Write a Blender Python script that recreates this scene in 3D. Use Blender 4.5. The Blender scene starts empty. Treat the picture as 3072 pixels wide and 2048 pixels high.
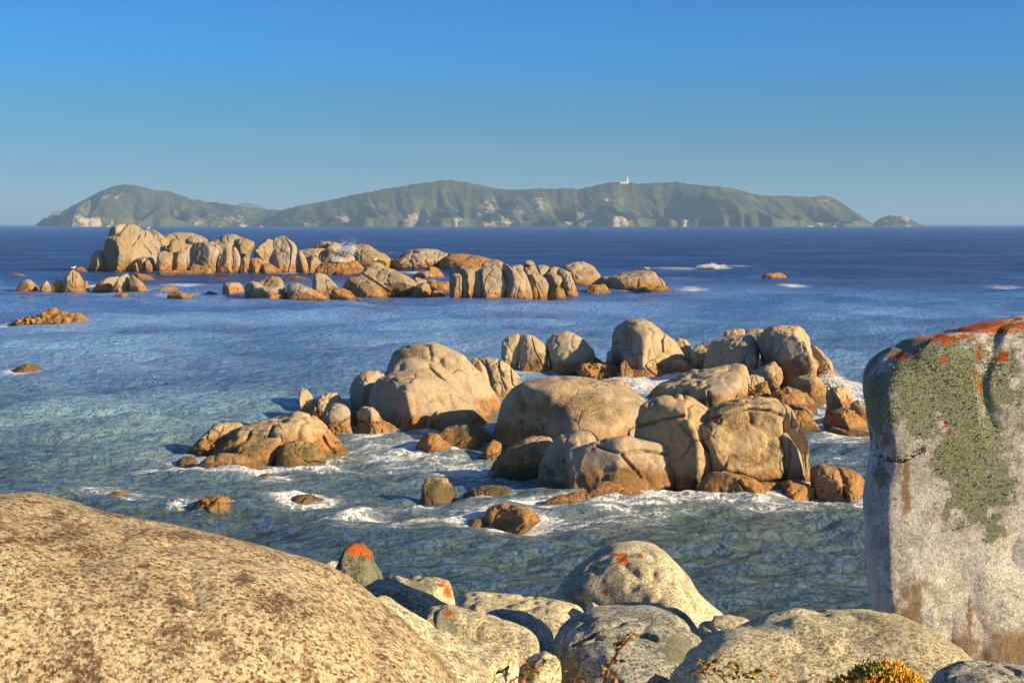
import bpy, math, random
import numpy as np
from mathutils import Vector

# ------------------------------------------------------------------ camera, sky, sun, exposure
FPX, HOR, CX, CY = 4693.3, 672.0, 1536.0, 1024.0      # focal length and horizon in photo pixels (3072 wide)
CAMH = 7.0                                            # eye height above the sea, metres
PITCH = math.atan((CY - HOR) / FPX)
SUN_AZ, SUN_EL = 66.0, 21.0                           # degrees right of straight behind the camera; above the horizon
scene = bpy.context.scene
col = scene.collection
cam_data = bpy.data.cameras.new('camera')
cam = bpy.data.objects.new('camera', cam_data)
col.objects.link(cam)
cam.location = (0, 0, CAMH)
cam.rotation_euler = (math.pi / 2 - PITCH, 0, 0)
cam_data.sensor_width = 36.0
cam_data.lens = 36.0 * FPX / 3072.0
cam_data.clip_start = 0.1
cam_data.clip_end = 120000
scene.camera = cam

az, el = math.radians(SUN_AZ), math.radians(SUN_EL)
SUND = Vector((math.cos(el) * math.sin(az), -math.cos(el) * math.cos(az), math.sin(el)))
world = bpy.data.worlds.new('World')
scene.world = world
world.use_nodes = True
wn, wl = world.node_tree.nodes, world.node_tree.links
wn.clear()
sky = wn.new('ShaderNodeTexSky')
sky.sky_type = 'NISHITA'
sky.sun_disc = False
sky.sun_elevation = el
sky.sun_rotation = math.atan2(SUND.x, SUND.y)
sky.altitude = 0
sky.air_density = 1.0
sky.dust_density = 0.25
sky.ozone_density = 3.0
# the clear blue deepens quickly above the pale horizon and is lifted again overhead as added shadow fill
geo = wn.new('ShaderNodeTexCoord')
sep = wn.new('ShaderNodeSeparateXYZ')
wl.new(geo.outputs['Generated'], sep.inputs[0])
ramp = wn.new('ShaderNodeValToRGB')
wl.new(sep.outputs['Z'], ramp.inputs[0])
cr = ramp.color_ramp
cr.interpolation = 'EASE'
for _ in range(4):
    cr.elements.new(0.5)
for e_, (p_, c_) in zip(cr.elements, [(0.0, (0.19, 0.35, 0.55)), (0.041, (0.122, 0.248, 0.415)), (0.068, (0.083, 0.242, 0.41)), (0.105, (0.058, 0.258, 0.505)), (0.15, (0.058, 0.25, 0.50)), (0.6, (0.22, 0.40, 0.56))]):
    e_.position = p_
    e_.color = (*c_, 1)
# towards the sun the sky is whiter and less blue
dot = wn.new('ShaderNodeVectorMath')
dot.operation = 'DOT_PRODUCT'
wl.new(geo.outputs['Generated'], dot.inputs[0])
dot.inputs[1].default_value = SUND
near = wn.new('ShaderNodeMapRange')
near.interpolation_type = 'SMOOTHSTEP'
wl.new(dot.outputs['Value'], near.inputs[0])
near.inputs[1].default_value = -0.1
near.inputs[2].default_value = 0.9
tint = wn.new('ShaderNodeMix')
tint.data_type = 'RGBA'
wl.new(near.outputs[0], tint.inputs[0])
wl.new(ramp.outputs[0], tint.inputs[6])
tint.inputs[7].default_value = (0.42, 0.44, 0.46, 1)
mul = wn.new('ShaderNodeMix')
mul.data_type = 'RGBA'
mul.blend_type = 'MULTIPLY'
mul.inputs[0].default_value = 1.0
wl.new(sky.outputs[0], mul.inputs[6])
wl.new(tint.outputs[2], mul.inputs[7])
bg = wn.new('ShaderNodeBackground')
bg.inputs[1].default_value = 0.13
wl.new(mul.outputs[2], bg.inputs[0])
wo = wn.new('ShaderNodeOutputWorld')
wl.new(bg.outputs[0], wo.inputs[0])

sun_data = bpy.data.lights.new('sun', 'SUN')
sun_data.energy = 5.0
sun_data.angle = math.radians(0.5)
sun_data.color = (1.0, 0.78, 0.46)
sun = bpy.data.objects.new('sun', sun_data)
col.objects.link(sun)
sun.rotation_euler = SUND.to_track_quat('Z', 'Y').to_euler()
sun.location = SUND * 60

scene.view_settings.view_transform = 'Standard'
scene.view_settings.look = 'None'
scene.view_settings.gamma = 1.0
scene.view_settings.exposure = 1.0
scene.view_settings.use_curve_mapping = False
scene.render.engine = 'CYCLES'
scene.cycles.max_bounces = 6
scene.cycles.diffuse_bounces = 2
scene.cycles.glossy_bounces = 2
scene.cycles.transparent_max_bounces = 6
scene.cycles.volume_bounces = 0
scene.cycles.use_denoising = True
scene.cycles.sample_clamp_indirect = 4.0

# ------------------------------------------------------------------ small helpers
def ray(px, py):
    u, v = (px - CX) / FPX, (CY - py) / FPX
    return (u, math.cos(PITCH) + v * math.sin(PITCH), -math.sin(PITCH) + v * math.cos(PITCH))

def on_sea(px, py, z=0.0):
    d = ray(px, py)
    t = (z - CAMH) / d[2]
    return d[0] * t, d[1] * t

def at(px, py, Y):
    d = ray(px, py)
    t = Y / d[1]
    return d[0] * t, CAMH + d[2] * t

def D2S(p):
    return (p[0] * 3072 / 2352.0, p[1] * 3072 / 2352.0)

def _hash(ix, iy, iz, seed):
    h = (ix.astype(np.int64) * 374761393 + iy.astype(np.int64) * 668265263 + iz.astype(np.int64) * 2147483647 + seed * 144665)
    h = (h ^ (h >> 13)) * 1274126177
    h = h & 0x7fffffff
    h = (h ^ (h >> 16)) & 0xffff
    return h.astype(np.float32) / 32767.5 - 1.0

def vnoise(p, seed=0):
    i = np.floor(p)
    f = (p - i).astype(np.float32)
    i = i.astype(np.int64)
    w = f * f * f * (f * (f * 6 - 15) + 10)
    out = 0
    for dx in (0, 1):
        wx = w[:, 0] if dx else 1 - w[:, 0]
        for dy in (0, 1):
            wy = w[:, 1] if dy else 1 - w[:, 1]
            for dz in (0, 1):
                wz = w[:, 2] if dz else 1 - w[:, 2]
                out = out + wx * wy * wz * _hash(i[:, 0] + dx, i[:, 1] + dy, i[:, 2] + dz, seed)
    return out

def fbm(p, octs=4, seed=0, gain=0.5):
    a, s, t = 1.0, 0, 0.0
    for k in range(octs):
        s = s + a * vnoise(p * (2.03 ** k) + 17.3 * k, seed + k * 7)
        t += a
        a *= gain
    return s / t

def sstep(a, b, x):
    t = np.clip((x - a) / (b - a), 0, 1)
    return t * t * (3 - 2 * t)

def mesh_obj(name, verts, faces, mat, parent=None, smooth=True):
    me = bpy.data.meshes.new(name)
    verts = np.asarray(verts, dtype=np.float32)
    faces = np.asarray(faces, dtype=np.int32)
    nv, nf, k = len(verts), len(faces), faces.shape[1]
    me.vertices.add(nv)
    me.vertices.foreach_set('co', verts.ravel())
    me.loops.add(nf * k)
    me.loops.foreach_set('vertex_index', faces.ravel())
    me.polygons.add(nf)
    me.polygons.foreach_set('loop_start', np.arange(0, nf * k, k, dtype=np.int32))
    me.polygons.foreach_set('loop_total', np.full(nf, k, dtype=np.int32))
    me.polygons.foreach_set('use_smooth', np.full(nf, smooth, dtype=bool))
    me.update(calc_edges=True)
    me.materials.append(mat)
    o = bpy.data.objects.new(name, me)
    col.objects.link(o)
    if parent:
        o.parent = parent
    return o

def mixed_obj(name, verts, faces, mat, parent=None, smooth=False):
    me = bpy.data.meshes.new(name)
    me.from_pydata([tuple(v) for v in verts], [], [tuple(f) for f in faces])
    me.update()
    if smooth:
        me.polygons.foreach_set('use_smooth', np.full(len(me.polygons), True))
    me.materials.append(mat)
    o = bpy.data.objects.new(name, me)
    col.objects.link(o)
    if parent:
        o.parent = parent
    return o

def fattr(o, name, vals):
    a = o.data.attributes.new(name, 'FLOAT', 'POINT')
    a.data.foreach_set('value', np.asarray(vals, dtype=np.float32))

def tag(o, label, cat, group=None):
    o['label'] = label
    o['category'] = cat
    if group:
        o['group'] = group
    return o

_ico = {}
def ico(n):
    if n in _ico:
        return _ico[n]
    t = (1 + 5 ** 0.5) / 2
    v = np.array([(-1, t, 0), (1, t, 0), (-1, -t, 0), (1, -t, 0), (0, -1, t), (0, 1, t), (0, -1, -t), (0, 1, -t),
                  (t, 0, -1), (t, 0, 1), (-t, 0, -1), (-t, 0, 1)], dtype=np.float64)
    v /= np.linalg.norm(v[0])
    f = np.array([(0, 11, 5), (0, 5, 1), (0, 1, 7), (0, 7, 10), (0, 10, 11), (1, 5, 9), (5, 11, 4), (11, 10, 2), (10, 7, 6), (7, 1, 8),
                  (3, 9, 4), (3, 4, 2), (3, 2, 6), (3, 6, 8), (3, 8, 9), (4, 9, 5), (2, 4, 11), (6, 2, 10), (8, 6, 7), (9, 8, 1)])
    for _ in range(n):
        e = np.concatenate([f[:, [0, 1]], f[:, [1, 2]], f[:, [2, 0]]])
        es = np.sort(e, axis=1)
        u, inv = np.unique(es, axis=0, return_inverse=True)
        inv = inv.ravel()
        m = v[u[:, 0]] + v[u[:, 1]]
        m /= np.linalg.norm(m, axis=1)[:, None]
        nf = len(f)
        a, b, c = inv[:nf] + len(v), inv[nf:2 * nf] + len(v), inv[2 * nf:] + len(v)
        v = np.concatenate([v, m])
        f = np.concatenate([np.stack([f[:, 0], a, c], 1), np.stack([f[:, 1], b, a], 1), np.stack([f[:, 2], c, b], 1), np.stack([a, b, c], 1)])
    _ico[n] = (v, f)
    return _ico[n]

# ------------------------------------------------------------------ materials
class NT:
    def __init__(self, name):
        self.m = bpy.data.materials.new(name)
        self.m.use_nodes = True
        self.t = self.m.node_tree
        self.t.nodes.clear()
        self.out = self.n('ShaderNodeOutputMaterial')
    def n(self, typ, **kw):
        nd = self.t.nodes.new(typ)
        for k, v in kw.items():
            setattr(nd, k, v)
        return nd
    def link(self, a, b):
        self.t.links.new(a, b)
    def pos(self):
        return self.n('ShaderNodeNewGeometry').outputs['Position']
    def attr(self, name):
        return self.n('ShaderNodeAttribute', attribute_name=name).outputs['Fac']
    def noise(self, scale, detail=4, rough=0.55, vec=None, dist=0.0, out='Fac'):
        nd = self.n('ShaderNodeTexNoise')
        nd.inputs['Scale'].default_value = scale
        nd.inputs['Detail'].default_value = detail
        nd.inputs['Roughness'].default_value = rough
        nd.inputs['Distortion'].default_value = dist
        if vec is not None:
            self.link(vec, nd.inputs['Vector'])
        return nd.outputs[out]
    def voro(self, scale, vec=None, feature='F1', out='Distance'):
        nd = self.n('ShaderNodeTexVoronoi', feature=feature)
        nd.inputs['Scale'].default_value = scale
        if vec is not None:
            self.link(vec, nd.inputs['Vector'])
        return nd.outputs[out]
    def math(self, op, a, b=None, c=None, clamp=False):
        nd = self.n('ShaderNodeMath', operation=op, use_clamp=clamp)
        for i, x in enumerate((a, b, c)):
            if x is None:
                continue
            if isinstance(x, (int, float)):
                nd.inputs[i].default_value = x
            else:
                self.link(x, nd.inputs[i])
        return nd.outputs[0]
    def step(self, x, a, b, lo=0.0, hi=1.0):
        nd = self.n('ShaderNodeMapRange', interpolation_type='SMOOTHSTEP')
        self.link(x, nd.inputs[0])
        nd.inputs[1].default_value = a
        nd.inputs[2].default_value = b
        nd.inputs[3].default_value = lo
        nd.inputs[4].default_value = hi
        return nd.outputs[0]
    def mix(self, fac, a, b, mode='MIX'):
        nd = self.n('ShaderNodeMix', data_type='RGBA', blend_type=mode)
        for i, x in ((0, fac), (6, a), (7, b)):
            if isinstance(x, tuple):
                nd.inputs[i].default_value = (*x, 1)
            elif isinstance(x, (int, float)):
                nd.inputs[i].default_value = x
            else:
                self.link(x, nd.inputs[i])
        return nd.outputs[2]
    def ramp(self, fac, stops):
        nd = self.n('ShaderNodeValToRGB')
        self.link(fac, nd.inputs[0])
        els = nd.color_ramp.elements
        while len(els) < len(stops):
            els.new(0.5)
        for e, (p, c) in zip(els, stops):
            e.position = p
            e.color = (*c, 1)
        return nd.outputs[0]
    def bump(self, h, strength, dist, normal=None):
        nd = self.n('ShaderNodeBump')
        nd.inputs['Strength'].default_value = strength
        nd.inputs['Distance'].default_value = dist
        self.link(h, nd.inputs['Height'])
        if normal is not None:
            self.link(normal, nd.inputs['Normal'])
        return nd.outputs[0]
    def scalev(self, vec, s):
        nd = self.n('ShaderNodeMapping')
        nd.inputs['Scale'].default_value = s
        self.link(vec, nd.inputs['Vector'])
        return nd.outputs[0]
    def principled(self, color, rough=0.8, normal=None, spec=0.3):
        p = self.n('ShaderNodeBsdfPrincipled')
        if isinstance(color, tuple):
            p.inputs['Base Color'].default_value = (*color, 1)
        else:
            self.link(color, p.inputs['Base Color'])
        if isinstance(rough, (int, float)):
            p.inputs['Roughness'].default_value = rough
        else:
            self.link(rough, p.inputs['Roughness'])
        p.inputs['Specular IOR Level'].default_value = spec
        if normal is not None:
            self.link(normal, p.inputs['Normal'])
        self.link(p.outputs[0], self.out.inputs['Surface'])
        return p

def plain(name, color, rough=0.7):
    t = NT(name)
    n = t.noise(30, 3)
    c = t.mix(t.step(n, 0.3, 0.7), tuple(x * 0.75 for x in color), tuple(min(1, x * 1.15) for x in color))
    t.principled(c, rough)
    return t.m

def granite_sea(name, scale, grain, shade=1.0):
    """weathered granite standing in the sea: tan above, ochre tidal band, dark algal growth near the water, olive patches with painted shade"""
    t = NT(name)
    P = t.pos()
    big = t.noise(0.55 / scale, 3, 0.55, P)
    med = t.noise(2.6 / scale, 6, 0.65, P, 0.4)
    fine = t.noise(grain, 4, 0.7, P)
    rnd = t.n('ShaderNodeObjectInfo').outputs['Random']
    tan = t.ramp(med, [(0.28, (0.25, 0.19, 0.105)), (0.48, (0.41, 0.32, 0.18)), (0.72, (0.53, 0.43, 0.25))])
    tan = t.mix(t.step(big, 0.42, 0.66), tan, (0.36, 0.31, 0.22))
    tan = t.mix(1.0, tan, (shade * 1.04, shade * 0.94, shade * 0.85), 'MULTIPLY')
    tan = t.mix(t.math('MULTIPLY', rnd, 0.6), tan, (0.36, 0.315, 0.26))
    # rust coloured weathering patches
    rust = t.step(t.noise(1.3 / scale, 5, 0.6, t.scalev(P, (1, 1, 0.6)), 0.8), 0.56, 0.70)
    tan = t.mix(t.math('MULTIPLY', rust, 0.65), tan, (0.36, 0.205, 0.085))
    # black crust speckle
    sp = t.step(fine, 0.60, 0.72)
    spm = t.math('MULTIPLY', sp, t.step(t.noise(1.1 / scale, 3, 0.5, P), 0.42, 0.62))
    tan = t.mix(t.math('MULTIPLY', spm, 0.75), tan, (0.10, 0.075, 0.05))
    tide = t.math('ADD', t.attr('tide'), t.math('MULTIPLY', t.math('SUBTRACT', t.noise(1.1 / scale, 6, 0.62, P, 0.5), 0.5), 2.4))
    och = t.ramp(fine, [(0.34, (0.075, 0.036, 0.012)), (0.5, (0.32, 0.145, 0.036)), (0.68, (0.50, 0.245, 0.066))])
    och = t.mix(t.step(t.noise(1.7 / scale, 4, 0.6, P), 0.5, 0.72), och, (0.13, 0.105, 0.03))
    c = t.mix(t.math('MULTIPLY', t.step(tide, 0.15, 0.95), 0.9), tan, och)
    wet = t.step(t.attr('wet'), 0.35, 0.9)
    c = t.mix(t.math('MULTIPLY', wet, 0.65), c, (0.055, 0.042, 0.016))
    moss_shade = t.math('MULTIPLY', t.attr('algae_shade'), t.step(med, 0.35, 0.65))  # olive tone: algae, and shadow painted onto some boulders
    c = t.mix(moss_shade, c, (0.085, 0.085, 0.03))
    brown = t.math('MULTIPLY', t.attr('crust'), t.step(fine, 0.36, 0.56))  # brown tone: crust, and shadow painted into a hollow
    c = t.mix(t.math('MULTIPLY', brown, 0.85), c, (0.15, 0.085, 0.028))
    wv = t.n('ShaderNodeVectorMath', operation='MULTIPLY_ADD')
    t.link(t.noise(1.1 / scale, 5, 0.6, P, out='Color'), wv.inputs[0])
    wv.inputs[1].default_value = (0.55 * scale,) * 3
    t.link(P, wv.inputs[2])
    edge = t.voro(0.62 / scale, t.scalev(wv.outputs[0], (1, 1, 0.7)), 'DISTANCE_TO_EDGE')
    fis = t.math('MULTIPLY', t.step(edge, 0.0, 0.035, 1, 0), t.step(t.noise(0.5 / scale, 3, 0.5, P), 0.53, 0.64))
    c = t.mix(t.math('MULTIPLY', fis, 0.4), c, (0.09, 0.065, 0.04))
    b = t.bump(t.noise(grain * 0.5, 6, 0.75, P), 0.75, 0.13 * scale)
    b = t.bump(t.math('MULTIPLY', fis, -1.0), 1.0, 0.10 * scale, b)
    b = t.bump(t.noise(2.2 / scale, 6, 0.6, P), 0.45, 0.22 * scale, b)
    t.principled(c, t.step(t.attr('wet'), 0.2, 0.9, 0.85, 0.35), b, 0.35)
    return t.m

def granite_fore(name, base, dark, cell, contrast, bumpd, green=1.0, stain=((0.09, 0.045, 0.015), (0.33, 0.18, 0.06)), patchy=0.9):
    """coarse granite near the camera with crystals, lichen crusts and rain stains"""
    t = NT(name)
    P = t.pos()
    warp = t.noise(cell * 0.9, 3, 0.6, P, out='Color')
    vm = t.n('ShaderNodeVectorMath', operation='MULTIPLY_ADD')
    t.link(warp, vm.inputs[0])
    vm.inputs[1].default_value = (1.2 / cell,) * 3
    t.link(P, vm.inputs[2])
    V = vm.outputs[0]
    cells = t.voro(cell, V, out='Color')
    sepc = t.n('ShaderNodeSeparateColor')
    t.link(cells, sepc.inputs[0])
    crystal = sepc.outputs[0]
    d1 = t.voro(cell, V)
    patch = t.noise(cell * 0.06, 5, 0.65, P, 0.6)
    mid = t.noise(cell * 0.35, 4, 0.6, P)
    hi = tuple(min(0.78, x * 1.5) for x in base)
    gr = t.noise(cell * 0.75, 6, 0.8, P, 0.3)
    k = t.math('ADD', t.math('MULTIPLY', crystal, 0.36), t.math('ADD', t.math('MULTIPLY', t.math('MULTIPLY_ADD', gr, 3.4, -1.2), 0.40), t.math('MULTIPLY', mid, 0.26)))
    c = t.ramp(k, [(0.29, dark), (0.41, tuple((a + b) / 2 for a, b in zip(base, dark))), (0.52, base), (0.70, hi)])
    c = t.mix(contrast, base, c)
    pm = t.math('MULTIPLY', t.step(patch, 0.51, 0.62), t.step(t.noise(cell * 0.8, 3, 0.6, P), 0.34, 0.56))
    c = t.mix(t.math('MULTIPLY', pm, patchy), c, dark)
    broad = t.noise(cell * 0.018, 4, 0.6, P, 0.5)
    c = t.mix(1.0, c, t.mix(t.step(broad, 0.36, 0.66), (0.84, 0.82, 0.80), (1.22, 1.20, 1.18)), 'MULTIPLY')
    # painted-by-nature layers, each with its own shape stored on the rock
    fn = t.noise(cell * 1.4, 4, 0.7, P)
    brk = t.math('MULTIPLY', t.math('SUBTRACT', t.noise(cell * 0.22, 5, 0.68, P, 0.4), 0.5), 2.0)
    streak = t.math('MULTIPLY', t.math('SUBTRACT', t.noise(cell * 0.16, 4, 0.6, t.scalev(P, (1, 1, 0.18))), 0.5), 1.6)
    st = t.step(t.math('ADD', t.attr('stain'), t.math('ADD', t.math('MULTIPLY', t.math('SUBTRACT', mid, 0.5), 0.9), streak)), 0.15, 1.15)
    c = t.mix(t.math('MULTIPLY', st, 0.85), c, t.ramp(fn, [(0.35, stain[0]), (0.65, stain[1])]))
    gl = t.step(t.math('ADD', t.attr('lichen'), t.math('ADD', t.math('MULTIPLY', t.math('SUBTRACT', fn, 0.5), 2.2), t.math('MULTIPLY', brk, 1.25))), 0.30, 0.58)
    glc = t.ramp(t.noise(cell * 1.1, 5, 0.75, P), [(0.30, (0.06, 0.075, 0.035)), (0.46, (0.18, 0.205, 0.115)), (0.60, (0.36, 0.385, 0.26)), (0.76, (0.58, 0.58, 0.46))])
    glc = t.mix(green, (0.20, 0.195, 0.14), glc)
    c = t.mix(t.math('MULTIPLY', gl, 0.55 + 0.45 * green), c, glc)
    ol = t.step(t.math('ADD', t.attr('orange'), t.math('ADD', t.math('MULTIPLY', t.math('SUBTRACT', fn, 0.5), 2.6), brk)), 0.50, 0.72)
    c = t.mix(ol, c, t.ramp(t.noise(cell * 1.7, 3, 0.7, P), [(0.32, (0.10, 0.02, 0.006)), (0.46, (0.42, 0.075, 0.008)), (0.6, (0.60, 0.16, 0.014)), (0.78, (0.60, 0.34, 0.14))]))
    h = t.math('ADD', t.math('MULTIPLY', d1, -0.15), t.math('ADD', t.math('ADD', fn, gr), t.math('MULTIPLY', gl, t.noise(cell * 1.2, 4, 0.8, P))))
    b = t.bump(h, 0.9, bumpd)
    b = t.bump(t.noise(cell * 0.12, 5, 0.6, P), 0.4, bumpd * 5, b)
    t.principled(c, 0.9, b, 0.2)
    return t.m

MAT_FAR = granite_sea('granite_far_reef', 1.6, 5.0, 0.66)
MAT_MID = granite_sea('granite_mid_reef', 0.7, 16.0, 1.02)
MAT_GIANT = granite_fore('granite_coarse_tan', (0.52, 0.42, 0.265), (0.11, 0.06, 0.035), 80.0, 1.0, 0.016, 1.0, ((0.035, 0.02, 0.014), (0.15, 0.085, 0.05)))
MAT_PALE = granite_fore('granite_pale_cream', (0.57, 0.50, 0.35), (0.16, 0.125, 0.065), 75.0, 1.0, 0.014, 0.35, patchy=0.35)
MAT_GREY = granite_fore('granite_grey_lichen', (0.43, 0.43, 0.37), (0.075, 0.08, 0.055), 75.0, 1.0, 0.014, 0.5, patchy=0.6)
MAT_SLAB = granite_fore('granite_weathered_upright', (0.60, 0.585, 0.54), (0.21, 0.20, 0.175), 85.0, 0.6, 0.010, patchy=0.6)
MAT_MOSS_SHADE = granite_fore('granite_mossy_shaded', (0.17, 0.175, 0.13), (0.035, 0.04, 0.022), 75.0, 1.0, 0.014, 0.6)  # mossy granite, darkened to stand in for the shade on its stone
# ------------------------------------------------------------------ the rock builder
WIN = {'A': (240, 650, 4.523), 'B': (650, 680, 4.523), 'C': (1150, 720, 3.92), '1': (0, 620, 2.297), '2': (1000, 680, 2.138),
       'M': (540, 940, 2.138), 'R': (1500, 940, 2.063), 'F': (900, 1560, 1.809), 'G': (1900, 920, 1.39), 'L': (0, 1400, 1.68),
       'D': (0, 0, 0.765625), 'S': (1600, 680, 1.598)}
ROCKS = []          # (x, y, half width, half depth, foam strength) at the waterline
BY_KEY = {}
GROUPS = {'far': 'boulders of the far reef', 'row': 'boulders of the second row before the far reef', 'left': 'small rocks left of the reefs',
          'mid': 'boulders of the middle outcrop', 'fore': 'boulders on the near shore'}

def wpts(win, s):
    x0, y0, k = WIN[win]
    return [(x0 + float(a.split(',')[0]) / k, y0 + float(a.split(',')[1]) / k) for a in s.split()]

def seg_dist(px, pz, line):
    best = np.full(px.shape, 1e9)
    for (ax, az_), (bx, bz) in zip(line[:-1], line[1:]):
        dx, dz = bx - ax, bz - az_
        L = dx * dx + dz * dz + 1e-9
        t = np.clip(((px - ax) * dx + (pz - az_) * dz) / L, 0, 1)
        best = np.minimum(best, np.hypot(px - ax - t * dx, pz - az_ - t * dz))
    return best

_seed = [11]
def ground_z(y):
    return 6.2 - 0.29 * y

def RK(set_, name, label, win, wy, pts, d=None, D=None, base=None, band=None, fac=None, cracks=(), rough=1.0, mat=None, lean=0.12,
       foam=None, paint=None, sub=None, box=0.76, nf=2, key=None, wet=None, bury=None, cw=1.0, flat=1.0):
    _seed[0] += 1
    seed = _seed[0]
    rng = np.random.RandomState(seed)
    S = wpts(win, pts)
    if d is None:
        x0, y0, k = WIN[win]
        Y = on_sea(CX, y0 + wy / k)[1]
    else:
        Y = d
    W = [at(x, y, Y) for x, y in S]
    xs = [p[0] for p in W]
    zs = [p[1] for p in W]
    w0, h0 = max(xs) - min(xs), max(zs) - min(zs)
    if base is None:
        base = True
    if base:      # carry the outline down below the water or the ground
        if bury is None:
            bury = {'far': -1.0, 'row': -0.9, 'left': -0.7, 'mid': -0.7}.get(set_, None)
        if bury is None:
            bury = ground_z(Y) - 0.25
        lo = min(zs) + 0.14 * h0
        bot = [i for i, p in enumerate(W) if p[1] <= lo]
        xl, xr = min(W[i][0] for i in bot), max(W[i][0] for i in bot)
        keep = [p for p in W]
        if min(zs) > bury:
            # insert two deep corners between the bottom-right and the bottom-left points
            cxm = (min(xs) + max(xs)) / 2
            xl2, xr2 = min(xl, cxm - 0.3 * w0), max(xr, cxm + 0.3 * w0)
            pts2 = keep + [(xl2 + 0.04 * w0, bury), (xr2 - 0.04 * w0, bury), ((xl2 + xr2) / 2, bury - 0.1)]
            W = pts2
    P = np.array(W)
    xs, zs = P[:, 0], P[:, 1]
    cx, cz = (xs.min() + xs.max()) / 2, (zs.min() + zs.max()) / 2
    hw, hh = (xs.max() - xs.min()) / 2, (zs.max() - zs.min()) / 2
    Q = np.stack([(xs - cx) / hw, (zs - cz) / hh], 1)
    # order by angle about the middle (outlines are star shaped about it)
    n = 360
    th = np.linspace(-np.pi, np.pi, n, endpoint=False)
    k0 = len(S)
    poly = Q[:k0]
    edges = [(poly[i], poly[(i + 1) % k0]) for i in range(k0)]
    if len(Q) > k0:
        a, b, c = Q[k0], Q[k0 + 1], Q[k0 + 2]
        li = int(np.argmin([np.hypot(p[0] - a[0], (p[1] - a[1]) * 0.5) for p in poly]))
        ri = int(np.argmin([np.hypot(p[0] - b[0], (p[1] - b[1]) * 0.5) for p in poly]))
        edges += [(poly[li], a), (a, c), (c, b), (b, poly[ri])]
    r = np.zeros(n)
    ct, st = np.cos(th), np.sin(th)
    for p, q in edges:
        e = q - p
        den = ct * e[1] - st * e[0]
        den = np.where(np.abs(den) < 1e-9, 1e-9, den)
        tt = (p[0] * e[1] - p[1] * e[0]) / den
        uu = (p[0] * st - p[1] * ct) / den
        ok = (uu >= -1e-6) & (uu <= 1 + 1e-6) & (tt > 0)
        r = np.where(ok & (tt > r), tt, r)
    r = np.where(r < 0.2, np.interp(th, th[r >= 0.2], r[r >= 0.2], period=2 * np.pi) if (r >= 0.2).any() else 1.0, r)
    ker = np.exp(-0.5 * (np.arange(-6, 7) / 2.2) ** 2)
    ker /= ker.sum()
    r = np.convolve(np.concatenate([r[-6:], r, r[:6]]), ker, 'valid')
    size = math.sqrt(hw * hh) * 2
    pxs = size / Y * FPX
    if sub is None:
        sub = 4 if pxs < 75 else (5 if pxs < 430 else 6)
    v, f = ico(sub)
    s = np.hypot(v[:, 0], v[:, 2])
    ang = np.arctan2(v[:, 2], v[:, 0])
    rr = np.interp(ang, th, r, period=2 * np.pi)
    rm = 0.85
    R = rm + (rr - rm) * s ** 1.1
    sp, yp = np.maximum(s, 1e-9) ** box, np.abs(v[:, 1]) ** box * np.sign(v[:, 1])
    q = np.stack([R * sp * np.cos(ang), yp, R * sp * np.sin(ang)], 1)
    # flat faces broken off the rock
    planes = list(fac) if fac else []
    for _ in range(nf):
        a = rng.uniform(0, 2 * np.pi)
        ny = -rng.uniform(0.55, 0.9)
        m = math.sqrt(1 - ny * ny)
        planes.append((math.cos(a) * m, ny, math.sin(a) * m, m * 0.97 + rng.uniform(0.04, 0.18)))
    ridge = None
    for nx, ny, nz, dd in planes:
        if nx <= -0.58 and set_ != 'fore':    # a broad face turned left, from the outline to a ridge in front
            ridge = min(0.75, max(-0.3, 0.65 - 1.5 * dd))
            nx, ny, dd = -1.0, -(1 + ridge), 0.97
            L = math.sqrt(1 + ny * ny + nz * nz)
            dd /= L
        L = math.sqrt(nx * nx + ny * ny + nz * nz)
        nv = np.array([nx, ny, nz]) / L
        e = (q @ nv - dd)
        q = q - np.outer(np.logaddexp(0, e * 22) / 22, nv)
    if D is None:
        D = 0.5 * min(2 * hw, 1.5 * (zs.max() - max(zs.min(), 0 if set_ != 'fore' else zs.min())) + 0.6 * hw)
    if ridge is not None:
        D = max(D, min(hw * (1 + ridge) / 0.75, 1.35 * D + 0.5, 5.0))
    Yc = Y + D * 0.55 * flat if d is None else Y
    sc = Yc / Y
    # keep the outline where it stands in the picture when the middle sits behind the waterline
    p = np.stack([(cx + q[:, 0] * hw), Yc + q[:, 1] * D, (cz + q[:, 2] * hh)], 1)
    if d is None:
        p[:, 0] = p[:, 0] * sc
        p[:, 2] = np.where(p[:, 2] > 0, CAMH + (p[:, 2] - CAMH) * sc, p[:, 2] + CAMH * (1 - sc))
    pivot = max(zs.min(), 0) if set_ != 'fore' else zs.max() - 0.18 * h0
    p[:, 1] += lean * np.maximum(p[:, 2] - pivot, -h0)
    # relief
    u = q / np.maximum(np.linalg.norm(q, axis=1), 1e-6)[:, None]
    pn = p / max(size, 1e-3)
    off = rng.uniform(0, 50, 3)
    dsp = 0.055 * fbm(pn * 1.9 + off, 3, seed) + 0.020 * fbm(pn * 6 + off, 3, seed + 3)
    rid = 1 - np.abs(fbm(pn * np.array([3.2, 3.2, 2.0]) + off * 2, 3, seed + 9))
    dsp = dsp - 0.030 * np.maximum(rid - 0.86, 0) / 0.14
    if rough > 1.2:
        dsp = dsp + 0.05 * (rough - 1) * fbm(pn * 9 + off, 4, seed + 5, 0.6)
    p = p + u * (dsp * size * min(rough, 2.0))[:, None]
    # named cracks: narrow clefts sunk into the front
    for line in cracks:
        ln = [at(x, y, Yc if d is None else Y) for x, y in wpts(win, line)]
        dist = seg_dist(p[:, 0], p[:, 2], ln)
        width = max(0.011 * size * cw, 0.75 * size / (2 ** sub * 2.0))
        g = np.exp(-(dist / width) ** 2) * (v[:, 1] < 0.35)
        p[:, 1] += g * 0.06 * size * cw
        p[:, 2] -= g * 0.02 * size * (v[:, 2] > 0)
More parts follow.
